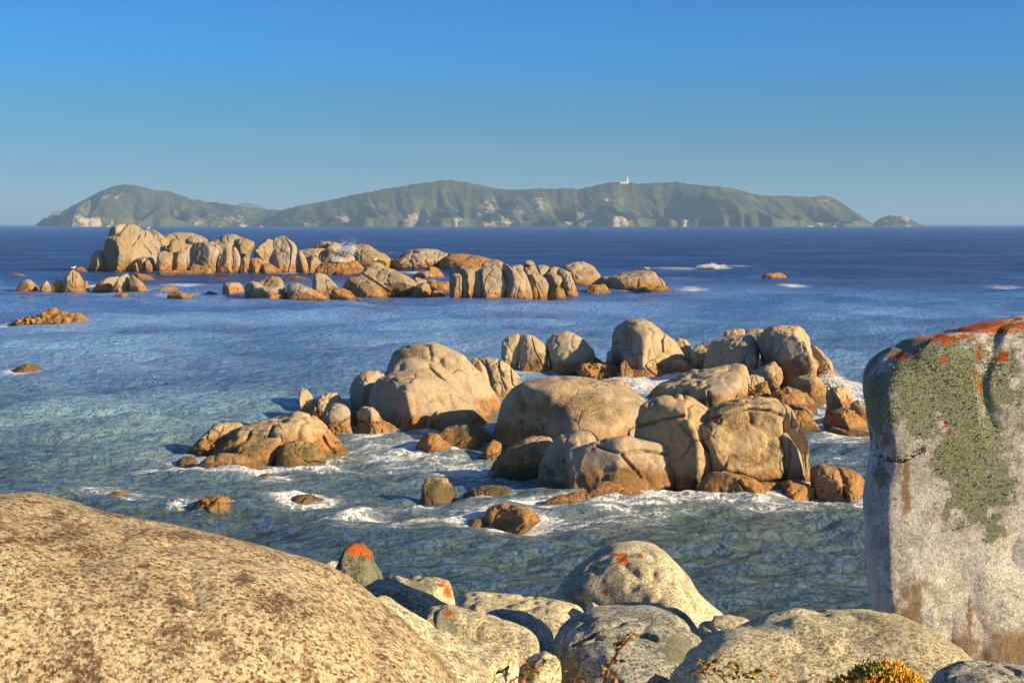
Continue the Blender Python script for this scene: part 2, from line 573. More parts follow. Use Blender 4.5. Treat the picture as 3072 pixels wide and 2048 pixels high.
    M = mat or (MAT_FAR if set_ in ('far', 'row', 'left') else MAT_MID)
    o = mesh_obj(name, p, f, M)
    tag(o, label, 'rock' if name in ('low_rock', 'stone') else 'boulder', GROUPS[set_])
    z = p[:, 2]
    if band is None:
        band = {'far': 1.5, 'row': 1.1, 'left': 1.0, 'mid': 0.78}.get(set_, 0)
    if wet is None:
        wet = {'far': 0.55, 'row': 0.45, 'left': 0.4, 'mid': 0.24}.get(set_, 0)
    x0, y0, kk = WIN[win]
    def blobs(lst, soft=0.8):
        out = np.zeros(len(p))
        dv = p - np.array([0, 0, CAMH])
        a = dv[:, 1] * math.cos(PITCH) - dv[:, 2] * math.sin(PITCH)
        b = dv[:, 1] * math.sin(PITCH) + dv[:, 2] * math.cos(PITCH)
        sx, sy = CX + dv[:, 0] / a * FPX, CY - b / a * FPX
        lx, ly = (sx - x0) * kk, (sy - y0) * kk
        for bx, by, rx, ry in lst:
            e = np.hypot((lx - bx) / rx, (ly - by) / ry)
            rmm = min(rx, ry) / kk * Yc / FPX
            nz = fbm(p * (1.6 / rmm) + off, 3, seed + 21)
            out = np.maximum(out, np.clip((1.25 - e + nz * 0.9) / soft, 0, 1))
        return out * (v[:, 1] < 0.5)
    paint = paint or {}
    if set_ == 'fore':
        for k in ('lichen', 'orange', 'stain'):
            fattr(o, k, blobs(paint[k]) if k in paint else np.zeros(len(p)))
    else:
        fattr(o, 'tide', 1 - sstep(band * 0.35, band * 1.25, z))
        fattr(o, 'wet', 1 - sstep(wet * 0.1, wet * 1.3, z))
        for k in ('algae_shade', 'crust'):
            fattr(o, k, blobs(paint[k]) if k in paint else np.zeros(len(p)))
        if foam is None:
            foam = {'far': 0.25, 'row': 0.2, 'left': 0.4, 'mid': 0.5}[set_]
        band_v = p[np.abs(p[:, 2]) < max(0.12, 0.05 * size)]
        if len(band_v) > 8:
            ROCKS.append(((band_v[:, 0].min() + band_v[:, 0].max()) / 2, (band_v[:, 1].min() + band_v[:, 1].max()) / 2,
                          (band_v[:, 0].max() - band_v[:, 0].min()) / 2, (band_v[:, 1].max() - band_v[:, 1].min()) / 2, foam))
    if key:
        BY_KEY[key] = (o, p)
    return o

# ------------------------------------------------------------------ far reef
def far(*a, **k): return RK('far', *a, **k)
far('boulder', 'tallest far boulder, its lit pale flank sloping right from the peak', 'A', 735,
    '420,740 450,420 480,300 560,230 620,150 660,110 740,130 800,180 880,200 960,260 1060,350 1090,430 1060,560 980,735', fac=[(0.75, -0.6, 0.25, 0.55)],
    cracks=['880,215 875,265', '815,255 780,340 700,470 640,600', '890,400 960,500'], key='peak', nf=2)
far('boulder', 'dark shaded slab-faced boulder leaning on the tallest far boulder', 'A', 744,
    '290,740 295,560 300,450 350,340 420,270 560,265 650,320 690,400 695,480 650,620 600,740', fac=[(-0.80, -0.60, 0.04, -0.05)], lean=0.0, nf=1, cracks=['525,420 530,600'])
far('boulder', 'dark capstone boulder perched at the left of the highest far peak', 'A', 735,
    '385,270 392,190 420,155 470,138 500,108 590,96 615,120 570,200 520,255 470,285', base=False, fac=[(-0.80, -0.60, 0.06, 0.36)])
far('boulder', 'low dark boulder at the far left foot of the far reef', 'A', 741, '100,740 140,640 160,500 200,455 270,455 320,480 345,740', fac=[(-0.80, -0.60, 0.04, 0.0)])
far('low_rock', 'small half-sunk rock just left of the far reef', 'A', 744, '-60,742 -40,692 0,675 40,688 100,742')
far('boulder', 'tilted loaf-shaped slab leaning down the right flank of the highest far boulder', 'A', 716,
    '870,200 910,172 980,178 1060,215 1130,270 1205,330 1180,400 1110,430 1040,360 950,270', base=False, key='tilt')
far('boulder', 'long flat-backed boulder on the skyline of the far reef behind a small dome', 'A', 690,
    '1100,330 1140,235 1250,215 1420,212 1540,212 1640,250 1730,300 1740,420 1100,420', D=3)
far('boulder', 'small pale dome-shaped boulder halfway up the far reef', 'A', 712, '1180,440 1180,380 1220,320 1290,300 1370,320 1420,370 1520,390 1500,460 1240,480')
far('boulder', 'dark round boulder tucked below the flat skyline boulder of the far reef', 'A', 696, '1430,380 1432,340 1460,280 1540,260 1620,290 1690,340 1690,420 1450,420')
far('boulder', 'dark sloping boulder at the foot of the highest far boulder', 'A', 739, '640,740 700,620 780,570 900,540 1000,510 1070,520 1085,740', fac=[(-0.75, -0.65, 0.0, 0.2)])
far('boulder', 'narrow lit pointed stone before the dark foot of the far reef', 'A', 743, '870,740 885,600 925,580 960,620 1012,742')
far('boulder', 'smallest lit pointed stone below the tallest far boulder', 'A', 744, '720,742 735,640 760,618 800,740')
far('boulder', 'squarish grey boulder standing in the gap right of the far peak', 'A', 743, '1045,740 1040,540 1060,480 1130,465 1230,475 1245,560 1238,740', box=0.6)
far('boulder', 'upright lit wedge-shaped boulder between two dark clefts of the far reef', 'A', 740, '1285,730 1300,600 1340,500 1390,430 1420,455 1445,600 1445,730')
far('boulder', 'dark recessed boulder behind the upright wedge on the far reef', 'A', 728, '1225,720 1240,480 1330,470 1480,400 1520,500 1505,730', fac=[(-0.8, -0.6, 0.0, 0.1)])
far('boulder', 'big broad tan block boulder in the middle front of the far reef', 'A', 776,
    '1490,770 1495,600 1475,430 1560,350 1680,340 1790,345 1880,390 1908,430 1910,500 1862,580 1855,700 1835,780', box=0.62,
    cracks=['1590,360 1570,520 1530,640', '1800,360 1890,440'], paint={'crust': [(1700, 640, 160, 90)]}, key='block')
far('boulder', 'upright tan boulder beside the broad block of the far reef, gull at its top corner', 'A', 775,
    '1865,780 1880,600 1920,520 1930,430 1980,405 2040,425 2052,550 2045,650 2068,775', key='gullrock')
far('boulder', 'curved upright slab at the right of the broad far block', 'A', 772, '2062,775 2078,600 2062,430 2090,412 2140,470 2175,560 2182,650 2172,775')
far('low_rock', 'long low ochre apron of rock at the waterline below the far block', 'A', 790, '1040,785 1050,745 1180,715 1300,725 1420,738 1560,750 1700,772 1730,795', band=3, D=1.5, foam=0.6)
far('low_rock', 'sloping ochre ramp against the foot of the broad far block', 'A', 787, '1480,780 1500,690 1540,640 1640,665 1760,700 1835,785', band=3, D=1.6)
far('boulder', 'pale flat boulder on the skyline right of the far reef middle', 'A', 685, '1740,420 1750,330 1850,290 1940,262 2060,258 2160,280 2260,310 2250,420', D=3)
far('boulder', 'dark round-ended boulder lying like a barrel on top of the far reef', 'B', 600,
    '190,330 200,260 240,180 320,155 400,165 500,205 505,260 440,360 400,430 300,440 220,380', fac=[(-0.80, -0.60, 0.00, 0.36)], D=3, nf=0)
far('boulder', 'bright egg-shaped flat-faced boulder balanced near the far reef top', 'B', 618,
    '500,400 540,310 610,225 690,168 750,178 810,245 818,310 760,400 690,470 600,470', fac=[(0.45, -0.85, 0.25, 0.35)], D=3, nf=0)
far('boulder', 'tall cleft boulder at the right end of the high far reef', 'B', 632,
    '690,620 700,500 720,400 770,310 755,200 800,150 870,122 930,150 980,195 1040,220 1080,290 1092,360 1080,450 1065,630',
    cracks=['930,155 985,230 1012,290 1015,450 985,630'], fac=[(-0.80, -0.60, 0.06, 0.45)], cw=1.3)
far('boulder', 'smooth ochre slope boulder at the foot of the tall cleft far boulder', 'B', 637, '610,632 625,560 640,500 700,495 800,550 905,632', band=3)
far('boulder', 'ochre broken boulder at the waterline below the egg-shaped one', 'B', 637, '430,637 428,500 470,430 540,420 600,440 640,500 640,637', band=2.6, cracks=['540,430 600,540 610,630'])
far('boulder', 'narrow ochre fin boulder below the barrel-shaped far boulder', 'B', 637, '318,635 330,430 370,412 410,500 418,635', band=2.4)
far('boulder', 'pale pointed boulder with a dark foot right of the tall cleft one', 'B', 619, '1070,612 1085,430 1095,330 1130,318 1180,380 1215,440 1250,612')
far('boulder', 'lit pointed shard boulder beside the ochre low rocks of the far reef', 'B', 616, '1235,610 1258,500 1275,372 1300,372 1370,430 1420,500 1400,612', fac=[(0.5, -0.8, 0.1, 0.35)])
far('boulder', 'long brown flat boulder behind the pointed shard', 'B', 592, '1095,430 1110,330 1250,300 1420,288 1480,300 1485,470')
far('boulder', 'left one of two small blocks on the skyline of the far reef right end', 'B', 585, '1310,310 1345,220 1385,196 1540,200 1525,260 1500,330', box=0.6)
far('boulder', 'right one of two small blocks on the skyline of the far reef right end', 'B', 588, '1490,310 1545,208 1620,212 1670,250 1700,320', box=0.6)
far('boulder', 'rounded lit boulder below the two skyline blocks, white water at its foot', 'B', 601, '1380,500 1370,370 1420,310 1520,286 1590,300 1630,360 1645,430 1665,510', foam=0.6)
far('boulder', 'grey sloping boulder half veiled by spray on the far reef', 'B', 600, '1600,510 1620,330 1680,290 1760,335 1850,400 1885,470 1885,510', foam=0.6, key='sprayrock')
far('boulder', 'rough brown hump boulder right of the spray on the far reef', 'B', 578, '1810,470 1830,320 1860,260 1960,252 2080,268 2180,330 2280,380 2345,440 2340,490', rough=1.4)
far('low_rock', 'dark low rock at the right foot of the rough brown hump', 'B', 562, '2170,505 2240,450 2350,440 2425,505')
far('low_rock', 'long smooth ochre low boulder in front of the spray-veiled boulder', 'B', 646, '1320,648 1350,560 1420,500 1560,495 1750,488 1880,463 1950,510 2005,580 1990,650', band=4)
far('low_rock', 'dark brown low boulder in front of the smooth ochre one', 'B', 664, '1540,665 1620,600 1760,560 1900,553 2025,572 2010,665', band=4)
far('low_rock', 'leaf-shaped ochre low rock awash before the far peak', 'A', 868, '640,868 700,770 830,770 930,800 1042,868', band=4, D=1.2)
far('low_rock', 'thin ochre rock awash before the broad far block', 'A', 862, '1755,862 1830,832 1960,830 2025,862', band=4, D=0.8)
far('low_rock', 'thin ochre rock awash in front of the tall cleft boulder', 'B', 723, '870,723 960,690 1080,670 1200,690 1275,723', band=4, D=1.0)

# ------------------------------------------------------------------ small rocks at the left
def left(*a, **k): return RK('left', *a, **k)
left('low_rock', 'dark knobbly rock at the left end of the small rocks', '1', 593, '105,592 118,550 160,510 185,500 215,515 250,545 268,592')
left('low_rock', 'small lit cone-shaped rock second from the left end', '1', 595, '262,595 290,540 320,510 345,550 352,595')
left('low_rock', 'dark humped rock hugging the left of the gull-topped rock', '1', 592, '352,594 360,530 385,505 420,515 455,592')
left('boulder', 'peaked small rock with a white gull on its tip', '1', 593, '428,594 440,520 470,460 500,432 540,455 560,510 560,560 605,594', cracks=['505,450 520,520'], key='gullpeak')
left('low_rock', 'tiny brown rock behind the right foot of the gull-topped rock', '1', 577, '555,575 568,512 600,510 615,575')
left('boulder', 'dark sloping left half of the split rock before the far peak', '1', 584, '635,584 668,530 740,490 815,478 830,530 800,584')
left('boulder', 'sharp spike rock standing in the middle of the split rock', '1', 591, '765,590 805,520 830,480 872,452 886,490 892,540 918,592')
left('boulder', 'rounded ochre right piece of the split rock', '1', 593, '890,595 886,500 905,463 930,488 970,520 1000,560 1010,595')
left('low_rock', 'small knob rock at the front foot of the spike rock', '1', 600, '770,602 800,570 820,553 845,600')
left('low_rock', 'ochre low rock just in front of the split rock', '1', 633, '765,634 810,602 860,596 905,634', band=3)
left('low_rock', 'tiny dark rock awash in front of the knobbly left rock', '1', 637, '128,637 160,618 200,620 218,637', band=2)
left('low_rock', 'flat dark rock awash at the far left edge of the sea', '1', 482, '48,482 90,460 150,464 195,482', band=3)
left('low_rock', 'small ochre rock beside the foot of the far reef, left of it', '1', 444, '510,444 528,416 560,411 595,444', band=2)
left('low_rock', 'long ochre low rock right of the split rock', '1', 593, '1010,592 1050,572 1100,575 1150,550 1210,550 1250,590', band=3)
left('boulder', 'wedge-shaped ochre rock with a dark left end, alone in front', '1', 641, '1146,641 1150,600 1190,578 1250,585 1320,610 1362,641', band=3)
left('low_rock', 'tiny ochre rock between the wedge rock and the second row', '1', 601, '1325,600 1355,573 1388,602', band=2)
left('low_rock', 'small black rock left of the second row end boulder', '1', 605, '1405,604 1440,577 1515,606', band=0.2)
left('low_rock', 'thin ochre sliver of rock left of the ochre low rock in front', '1', 608, '692,608 720,597 765,608', band=3)
left('boulder', 'ragged bright orange reef rock alone in the left water', '1', 810,
    '85,808 150,770 240,755 300,735 350,712 390,735 460,740 510,730 560,760 610,788 605,812 100,814', band=6, rough=2.0, wet=0.2, foam=0.5, D=1.8)
left('low_rock', 'small orange rock awash at the left photo edge', 'D', 850, '25,851 50,838 80,837 97,851', band=4, foam=0.7, D=0.8)
left('low_rock', 'thin ochre sliver of rock awash below the wedge rock', '1', 658, '1265,658 1290,648 1330,648 1358,658', band=3, D=0.6)

# ------------------------------------------------------------------ second row, before the far reef
def row(*a, **k): return RK('row', *a, **k)
row('boulder', 'cube-like boulder with a dark left face, left end of the second row', 'B', 932, '62,930 72,800 105,755 250,758 310,775 350,840 395,935', fac=[(-0.75, -0.6, 0.1, 0.4), (0.6, -0.6, 0.4, 0.5)], box=0.6)
row('boulder', 'dark left shoulder of the big sleeping-seal-shaped second-row boulder', 'B', 988, '390,990 372,820 400,760 480,730 560,750 640,800 650,985', fac=[(-0.8, -0.6, 0.0, 0.2)])
row('boulder', 'rounded hump boulder behind the long dark front one in the second row', 'B', 962, '470,860 560,740 640,690 760,666 840,680 890,740 925,840 920,940 480,940', fac=[(-0.80, -0.60, 0.06, 0.50)])
row('boulder', 'long low dark-fronted boulder lying at the second row left front', 'B', 1008, '415,1005 440,900 540,825 640,812 800,822 920,880 1000,950 1040,1008', lean=0.25, fac=[(-0.7, -0.7, 0.1, 0.32)])
row('boulder', 'long wedge boulder sloping down to the right in the second row', 'B', 1012, '930,1008 940,880 955,800 1010,768 1100,770 1250,830 1400,900 1500,960 1568,1012', lean=0.2)
row('boulder', 'leaning thumb-shaped boulder with a pale face in the second row', 'B', 972, '1285,900 1300,720 1330,643 1400,628 1470,650 1560,740 1640,820 1650,960 1300,960', fac=[(0.2, -0.95, 0.2, 0.5)])
row('boulder', 'short blocky ochre boulder at the waterline beside the leaning slab', 'B', 1000, '1525,996 1530,900 1580,848 1700,838 1800,880 1870,960 1890,998', box=0.6, band=1.8)
row('low_rock', 'tiny dark rock in front of the leaning slab', 'B', 1037, '1885,1037 1890,980 1930,968 2000,1010 2055,1040')
row('boulder', 'dark three-sided boulder below the big leaning slab', '2', 457, '40,455 55,400 90,330 130,318 200,318 270,360 340,420 362,457', fac=[(-0.75, -0.65, 0.1, 0.28)])
row('boulder', 'big tilted slab boulder leaning to the left in the second row', '2', 453,
    '125,340 180,285 220,240 260,226 320,250 400,290 470,320 510,350 542,372 532,420 500,455 380,455 300,400 200,360', key='tiltslab', cracks=['190,300 280,350 370,420'], lean=0.3)
row('boulder', 'dark half-moon boulder at the right foot of the leaning slab', '2', 458, '485,457 530,380 580,356 612,365 640,458', fac=[(-0.80, -0.60, 0.06, 0.40)])
row('boulder', 'ochre lumpy boulder right behind the half-moon one', '2', 417, '590,415 598,335 640,333 660,350 740,350 752,415', band=1.8, rough=1.4)
row('low_rock', 'small ochre rock between the half-moon boulder and the pillars', '2', 457, '620,457 640,410 700,405 726,457', band=3)
row('boulder', 'small tan boulder at the back of the leaning slab foot', '2', 432, '505,430 525,325 600,343 600,430')
row('low_rock', 'black round-backed low rock in the channel behind the second row', 'C', 453, '312,452 400,385 500,365 570,380 628,452', fac=[(-0.75, -0.65, 0.1, 0.25)])
row('low_rock', 'ochre low rock leaning on the black one in the channel', 'C', 447, '470,445 490,340 530,303 600,310 660,350 725,445', band=3)
row('boulder', 'long ribbed dome boulder behind the channel, left of its smooth neighbour', 'C', 337,
    '55,330 60,270 100,220 200,185 250,150 350,115 480,102 620,105 680,130 760,155 720,335', cracks=['655,130 650,240 630,320', '370,130 340,230', '250,160 120,320'], D=6, rough=1.2, cw=0.8)
row('boulder', 'long smooth brown whale-back boulder behind the pillars', 'C', 340, '640,338 660,260 720,190 800,155 900,155 1100,185 1250,220 1400,262 1420,338', D=6, band=3)
row('boulder', 'grey upright pillar at the left of the pillar group', 'C', 704, '785,703 772,420 810,398 890,393 915,430 922,560 918,703', box=0.55, fac=[(-0.75, -0.66, 0.0, 0.28)])
row('boulder', 'dark flat-topped block behind the grey pillar', 'C', 662, '765,480 768,355 880,345 920,308 1050,312 1130,330 1140,650 790,650', box=0.55, fac=[(-0.75, -0.66, 0.0, 0.2)], lean=0.05)
row('boulder', 'narrow crooked stone between the grey pillar and the main pillar', 'C', 701, '915,700 930,500 960,458 1000,465 1008,560 990,620 1012,700', rough=1.4)
row('boulder', 'dark left slab of the big pillar group', 'C', 705, '1030,704 1075,480 1080,360 1150,325 1185,310 1195,704', fac=[(-0.8, -0.6, 0.0, 0.2)])
row('boulder', 'broad front pillar of the group with a rosy broken face', 'C', 709, '1150,707 1155,500 1140,360 1200,320 1310,308 1380,360 1420,470 1455,560 1458,707', box=0.6, cracks=['1290,340 1200,440 1180,560'])
row('boulder', 'rough pale crown block on top of the pillar group', 'C', 690, '1155,345 1168,280 1220,253 1330,233 1388,262 1390,360 1200,370', base=False, rough=1.8, D=1.0)
row('boulder', 'second big pillar, right of the rosy-faced one, with a lit stripe', 'C', 708, '1458,705 1440,500 1388,360 1393,273 1460,283 1540,330 1610,400 1640,500 1668,600 1655,705', box=0.62, fac=[(-0.80, -0.60, 0.06, 0.45)])
row('boulder', 'thin curved fin leaning on the second big pillar', 'C', 703, '1688,703 1660,560 1640,480 1575,330 1620,328 1680,400 1720,520 1762,700', D=1.2)
row('low_rock', 'small lumpy ochre stone at the foot of the curved fin', 'C', 694, '1762,693 1743,580 1765,543 1800,560 1822,640 1820,693', band=2, D=0.5)
row('boulder', 'rounded grey boulder right of the curved fin', 'C', 693, '1780,692 1730,540 1688,410 1760,393 1850,398 1910,450 1942,520 1930,692', fac=[(-0.7, -0.7, 0.0, 0.3)])
row('boulder', 'brown boulder wedged like a bowl between two taller ones', 'C', 675, '1900,580 1868,430 1890,398 1980,388 2080,428 2108,480 2065,560 1980,600', base=False, fac=[(-0.7, -0.7, 0.0, 0.35)])
row('low_rock', 'low ochre boulder in the gap under the bowl-shaped one', 'C', 686, '1945,684 1958,600 2040,563 2110,570 2158,684', band=2)
row('boulder', 'leaning pale boulder at the right end of the pillar group', 'C', 673, '2060,670 2090,450 2035,400 2070,328 2130,348 2200,390 2230,480 2260,580 2305,670', fac=[(-0.80, -0.60, 0.00, 0.50)])
row('boulder', 'grey pointed boulder behind the right end of the pillar group', 'C', 655, '1890,470 1900,390 1960,330 2020,306 2080,328 2105,400 2100,560 1900,560')
row('boulder', 'small grey block behind the curved fin', 'C', 642, '1635,440 1645,290 1780,280 1835,390 1840,600 1660,600')
row('boulder', 'small dark ball-shaped stone capping the grey block behind the fin', 'C', 640, '1640,292 1658,250 1700,236 1760,248 1785,290 1710,312', base=False, D=0.8)
row('low_rock', 'pale low rock in the water behind the grey block', 'C', 500, '1805,375 1815,300 1900,293 1950,320 1960,375', D=1.4)
row('low_rock', 'dark low rock left behind the ball-capped block', 'C', 480, '1490,340 1510,300 1570,288 1640,298 1660,360', D=1.4)
row('boulder', 'big smooth dome boulder with a shadowed hollow, right of the pillars', '2', 372, '1450,370 1462,300 1480,250 1540,228 1610,223 1670,258 1710,310 1735,372', paint={'crust': [(1590, 300, 90, 40)]}, nf=1)  # brown patch paints the shadow of the hollow
row('boulder', 'long boulder with a gull on its back, right end of the second row', '2', 407, '1635,405 1660,360 1720,320 1850,300 2000,283 2060,293 2100,330 2138,360 2140,407', D=3.4, key='gullend', fac=[(-0.80, -0.60, 0.06, 0.55)], cracks=['1940,330 1930,390', '2080,320 2100,370'])
row('low_rock', 'ochre low rock at the left foot of the last second-row boulder', '2', 421, '1580,421 1635,400 1660,373 1740,370 1780,421', band=3)
row('low_rock', 'flat ochre shelf of rock at the right foot of the last second-row boulder', '2', 420, '1900,419 1940,395 2000,385 2100,378 2205,419', band=4, D=1.2)
row('low_rock', 'lone brown rock far out in the right water', 'S', 251, '1080,250 1110,228 1180,217 1207,230 1220,251', band=3, D=1.2)
# ------------------------------------------------------------------ middle outcrop, left half
def mid(*a, **k): return RK('mid', *a, **k)
mid('boulder', 'left tail of the low hump boulder at the outcrop left end', 'M', 908, '45,895 130,800 200,730 260,712 380,716 400,800 330,910', rough=1.3)
mid('boulder', 'big low hump boulder with a rugged back at the outcrop left end', 'M', 915,
    '130,920 280,830 400,720 540,690 640,650 740,632 820,645 890,690 960,760 1010,830 1068,895 1060,915', cracks=['930,770 1000,880', '620,700 600,780', '480,740 450,820'], rough=1.3, D=1.6, band=0.8, key='hump')
mid('boulder', 'olive shaded boulder at the front left of the low hump', 'M', 958, '262,945 340,862 440,820 560,798 640,798 660,880 625,965', paint={'algae_shade': [(450, 900, 250, 90)]}, rough=0.8)  # olive patch paints the shadow below the lit top
mid('boulder', 'olive rounded boulder at the front right of the low hump', 'M', 968, '600,975 618,880 660,830 760,818 880,850 940,925 930,972', paint={'algae_shade': [(760, 900, 200, 100)]}, rough=0.8, foam=0.9)  # olive patch carries the painted shadow on the lower part
mid('boulder', 'smooth orange oval rock before the low hump boulder', 'M', 990, '85,990 160,922 260,903 400,905 490,930 528,985', band=3, rough=0.8, foam=0.8, D=0.7)
mid('low_rock', 'small orange rock at the far left of the low hump', 'M', 952, '-30,950 20,920 80,924 118,950', band=3, D=0.4)
mid('low_rock', 'flat orange rock awash in front of the oval rock', 'M', 1016, '130,1016 250,1000 450,994 560,988 650,1010', band=3, D=0.35, foam=0.9)
mid('low_rock', 'small dark orange rock awash before the hump', 'M', 1072, '468,1072 510,1040 560,1029 610,1050 670,1070', band=3, D=0.5)
mid('boulder', 'knobbly bright orange rock alone in the water above the giant boulder', 'M', 1288, '85,1285 120,1200 180,1180 270,1178 320,1210 370,1280', band=4, rough=2.0, D=0.8, foam=0.2, paint={'crust': [(220, 1225, 90, 40)]})
mid('low_rock', 'tiny orange rock left of the knobbly orange one', 'M', 1242, '15,1242 50,1214 80,1240', band=3, D=0.3)
mid('low_rock', 'orange rock awash with a foam collar, mid water', 'M', 1196, '690,1196 740,1165 820,1157 925,1194', band=3, D=0.5, foam=0.9)
mid('low_rock', 'flat orange rock awash at left, nearest the giant boulder crest', 'L', 150, '395,150 430,126 500,122 520,150', band=3, D=0.4)
mid('low_rock', 'pair-topped orange rock awash above the giant boulder crest', 'L', 165, '520,165 560,128 620,120 660,140 670,165', band=3, D=0.5)
mid('low_rock', 'thin orange sliver of rock left of the knobbly orange one', 'L', 192, '680,193 740,183 800,181 850,192', band=3, D=0.3)
mid('boulder', 'small horn-shaped stone sticking up behind the low hump', 'M', 716, '762,690 765,540 752,500 780,487 810,489 840,530 855,560 850,690', D=0.5)
mid('boulder', 'pale square-topped boulder right of the horn-shaped stone', 'M', 722, '835,690 870,560 900,530 950,511 1000,514 1030,560 1085,585 1090,700', cracks=['880,560 900,640'], box=0.62)
mid('boulder', 'low grey boulder in the gap under the horn-shaped stone', 'M', 718, '755,700 770,570 850,548 890,570 910,700', fac=[(-0.3, -0.9, 0.2, 0.5)])
mid('boulder', 'squat cracked boulder left of the dark cleft below the whale boulder', 'M', 802, '905,740 912,660 930,610 980,584 1050,588 1090,630 1110,720 1135,802 960,802', cracks=['930,700 1030,690 1090,660', '1000,720 1060,790'], rough=1.2)
mid('boulder', 'broken stepped boulder right of the dark cleft below the whale boulder', 'M', 810, '1150,808 1130,690 1118,630 1160,598 1230,603 1272,640 1290,690 1385,725 1395,770 1380,808', cracks=['1140,690 1290,690', '1300,730 1300,800'], rough=1.2, band=0.9)
mid('low_rock', 'small flat rock at the water edge right of the stepped boulder', 'M', 814, '1290,813 1310,770 1400,772 1460,812', band=2, D=0.4)
mid('boulder', 'topmost layer of the big whale-shaped boulder, dark patch at its head', 'M', 640,
    '1328,380 1330,310 1345,255 1400,210 1500,190 1620,192 1720,220 1820,270 1900,355 1965,440 2030,545 2080,620 2085,690 1400,690', D=1.7,
    paint={'crust': [(1480, 250, 120, 50)]}, nf=0, lean=0.25, key='whale')
mid('boulder', 'curved middle layer of the big whale-shaped boulder', 'M', 682, '1290,460 1305,395 1360,340 1470,300 1560,310 1660,350 1740,400 1830,490 1900,550 1990,630 2050,690 2045,740 1350,715', D=1.3, nf=0, lean=0.25, cracks=['1590,330 1720,440 1850,570'])
mid('boulder', 'great smooth bright front face of the whale-shaped boulder', 'M', 770,
    '1205,660 1200,580 1210,500 1260,430 1350,398 1500,373 1620,400 1720,465 1830,550 1930,650 1990,740 1960,772 1580,772 1400,745 1290,700', D=1.3, fac=[(0.45, -0.85, 0.25, 0.62), (-0.85, -0.5, 0.0, 0.5)], nf=0, lean=0.3, rough=0.7, key='face')
mid('boulder', 'darker rounded boulder behind the left side of the whale boulder', 'M', 700, '1095,640 1085,480 1120,400 1200,363 1270,363 1315,400 1320,660', fac=[(-0.80, -0.60, 0.06, 0.50)])
mid('boulder', 'fractured ribbed boulder at the right shoulder of the whale boulder', 'M', 575,
    '1890,480 1890,300 1960,279 2060,288 2120,350 2180,430 2225,455 2230,640 1950,640', cracks=['2040,290 2060,400 2090,470', '2120,350 2130,440 2180,490', '1960,300 2000,430'], rough=1.4)
mid('boulder', 'thin wedge stone set in the cleft of the whale boulder', 'M', 600, '1865,330 1868,278 1910,288 1960,350 1992,440 2000,640 1900,640', D=0.6)
mid('boulder', 'pointed boulder with a dark left side before the whale face', 'M', 800, '1575,800 1588,690 1638,626 1720,660 1800,700 1830,800', fac=[(-0.80, -0.60, 0.06, 0.40)], paint={'algae_shade': [(1620, 730, 60, 60)]})
mid('boulder', 'olive crested boulder in the channel before the whale face', 'M', 878, '1625,840 1650,770 1700,728 1760,711 1840,711 1900,760 1955,878', fac=[(-0.3, -0.8, 0.5, 0.55)], paint={'algae_shade': [(1850, 800, 100, 90)]})
mid('boulder', 'small golden boulder at the water left of the olive crested one', 'M', 893, '1485,890 1540,800 1600,771 1650,775 1720,840 1750,893', rough=0.9, band=1.0)
mid('boulder', 'ochre ramp of rock running right behind the olive crested boulder', 'M', 850, '1760,790 1850,700 1940,750 2025,795 2040,850 1820,850', band=1.4)
mid('boulder', 'lone dark olive square-topped rock in the foaming channel', 'M', 1150, '1545,1160 1550,1110 1580,1060 1640,1051 1710,1060 1745,1100 1768,1160', paint={'algae_shade': [(1650, 1110, 150, 90)]}, rough=0.7, box=0.62, foam=0.3, band=0.3, D=0.35)
mid('low_rock', 'smooth brown rock barely awash right of the olive square-topped one', 'M', 1162, '1815,1162 1870,1122 2000,1104 2100,1118 2145,1162', D=0.6, paint={'algae_shade': [(1980, 1130, 170, 40)]}, rough=0.7)
mid('boulder', 'orange angular rock breaking the foam nearest the shore', 'M', 1368, '1945,1340 1980,1250 2050,1224 2130,1224 2230,1250 2300,1290 2302,1340 2150,1372 2040,1356', band=3, rough=1.4, D=0.6, foam=1.0, fac=[(-0.80, -0.60, 0.06, 0.45)])
mid('low_rock', 'low orange rock at the left foot of the orange angular one', 'M', 1344, '1830,1343 1880,1309 1960,1308 1990,1343', band=3, D=0.3, foam=1.0)

# ------------------------------------------------------------------ middle outcrop, right half
mid('boulder', 'narrow left one of the two upright boulders behind the whale boulder', 'R', 373, '8,300 5,240 10,180 50,140 110,128 130,180 122,300 112,372 25,370', rough=0.7)
mid('boulder', 'wider cracked one of the two upright boulders behind the whale boulder', 'R', 375, '122,360 120,200 122,140 160,123 220,145 270,180 295,240 303,350 290,373', cracks=['195,148 212,220 262,320'], rough=0.7, paint={'crust': [(220, 300, 60, 60)]})
mid('boulder', 'smooth pale egg-shaped boulder right of the two upright ones', 'R', 375, '312,370 290,240 283,180 330,130 400,111 470,125 530,170 580,230 602,290 605,372', rough=0.7, nf=1)
mid('low_rock', 'small ochre stone at the right foot of the pale egg-shaped boulder', 'R', 376, '575,374 590,270 612,280 640,300 645,374', band=2, D=0.4)
mid('low_rock', 'rough orange rubble rock at the surf left of the tall back boulder', 'R', 402, '472,402 500,320 600,304 700,308 742,350 745,402', band=4, rough=2.0, D=0.8, foam=0.8)
mid('boulder', 'tallest pale rounded boulder at the back of the middle outcrop', 'R', 397, '688,390 695,330 700,200 705,130 730,80 800,45 880,41 950,65 1010,110 1080,170 1130,230 1160,290 1165,390', cracks=['985,150 1010,115', '985,150 990,220'], D=2.6, rough=0.8, paint={'crust': [(790, 130, 40, 70)]}, key='tall')
mid('boulder', 'small dark stone hugging the left foot of the tallest back boulder', 'R', 388, '652,385 664,240 690,228 705,290 700,385', D=0.5)
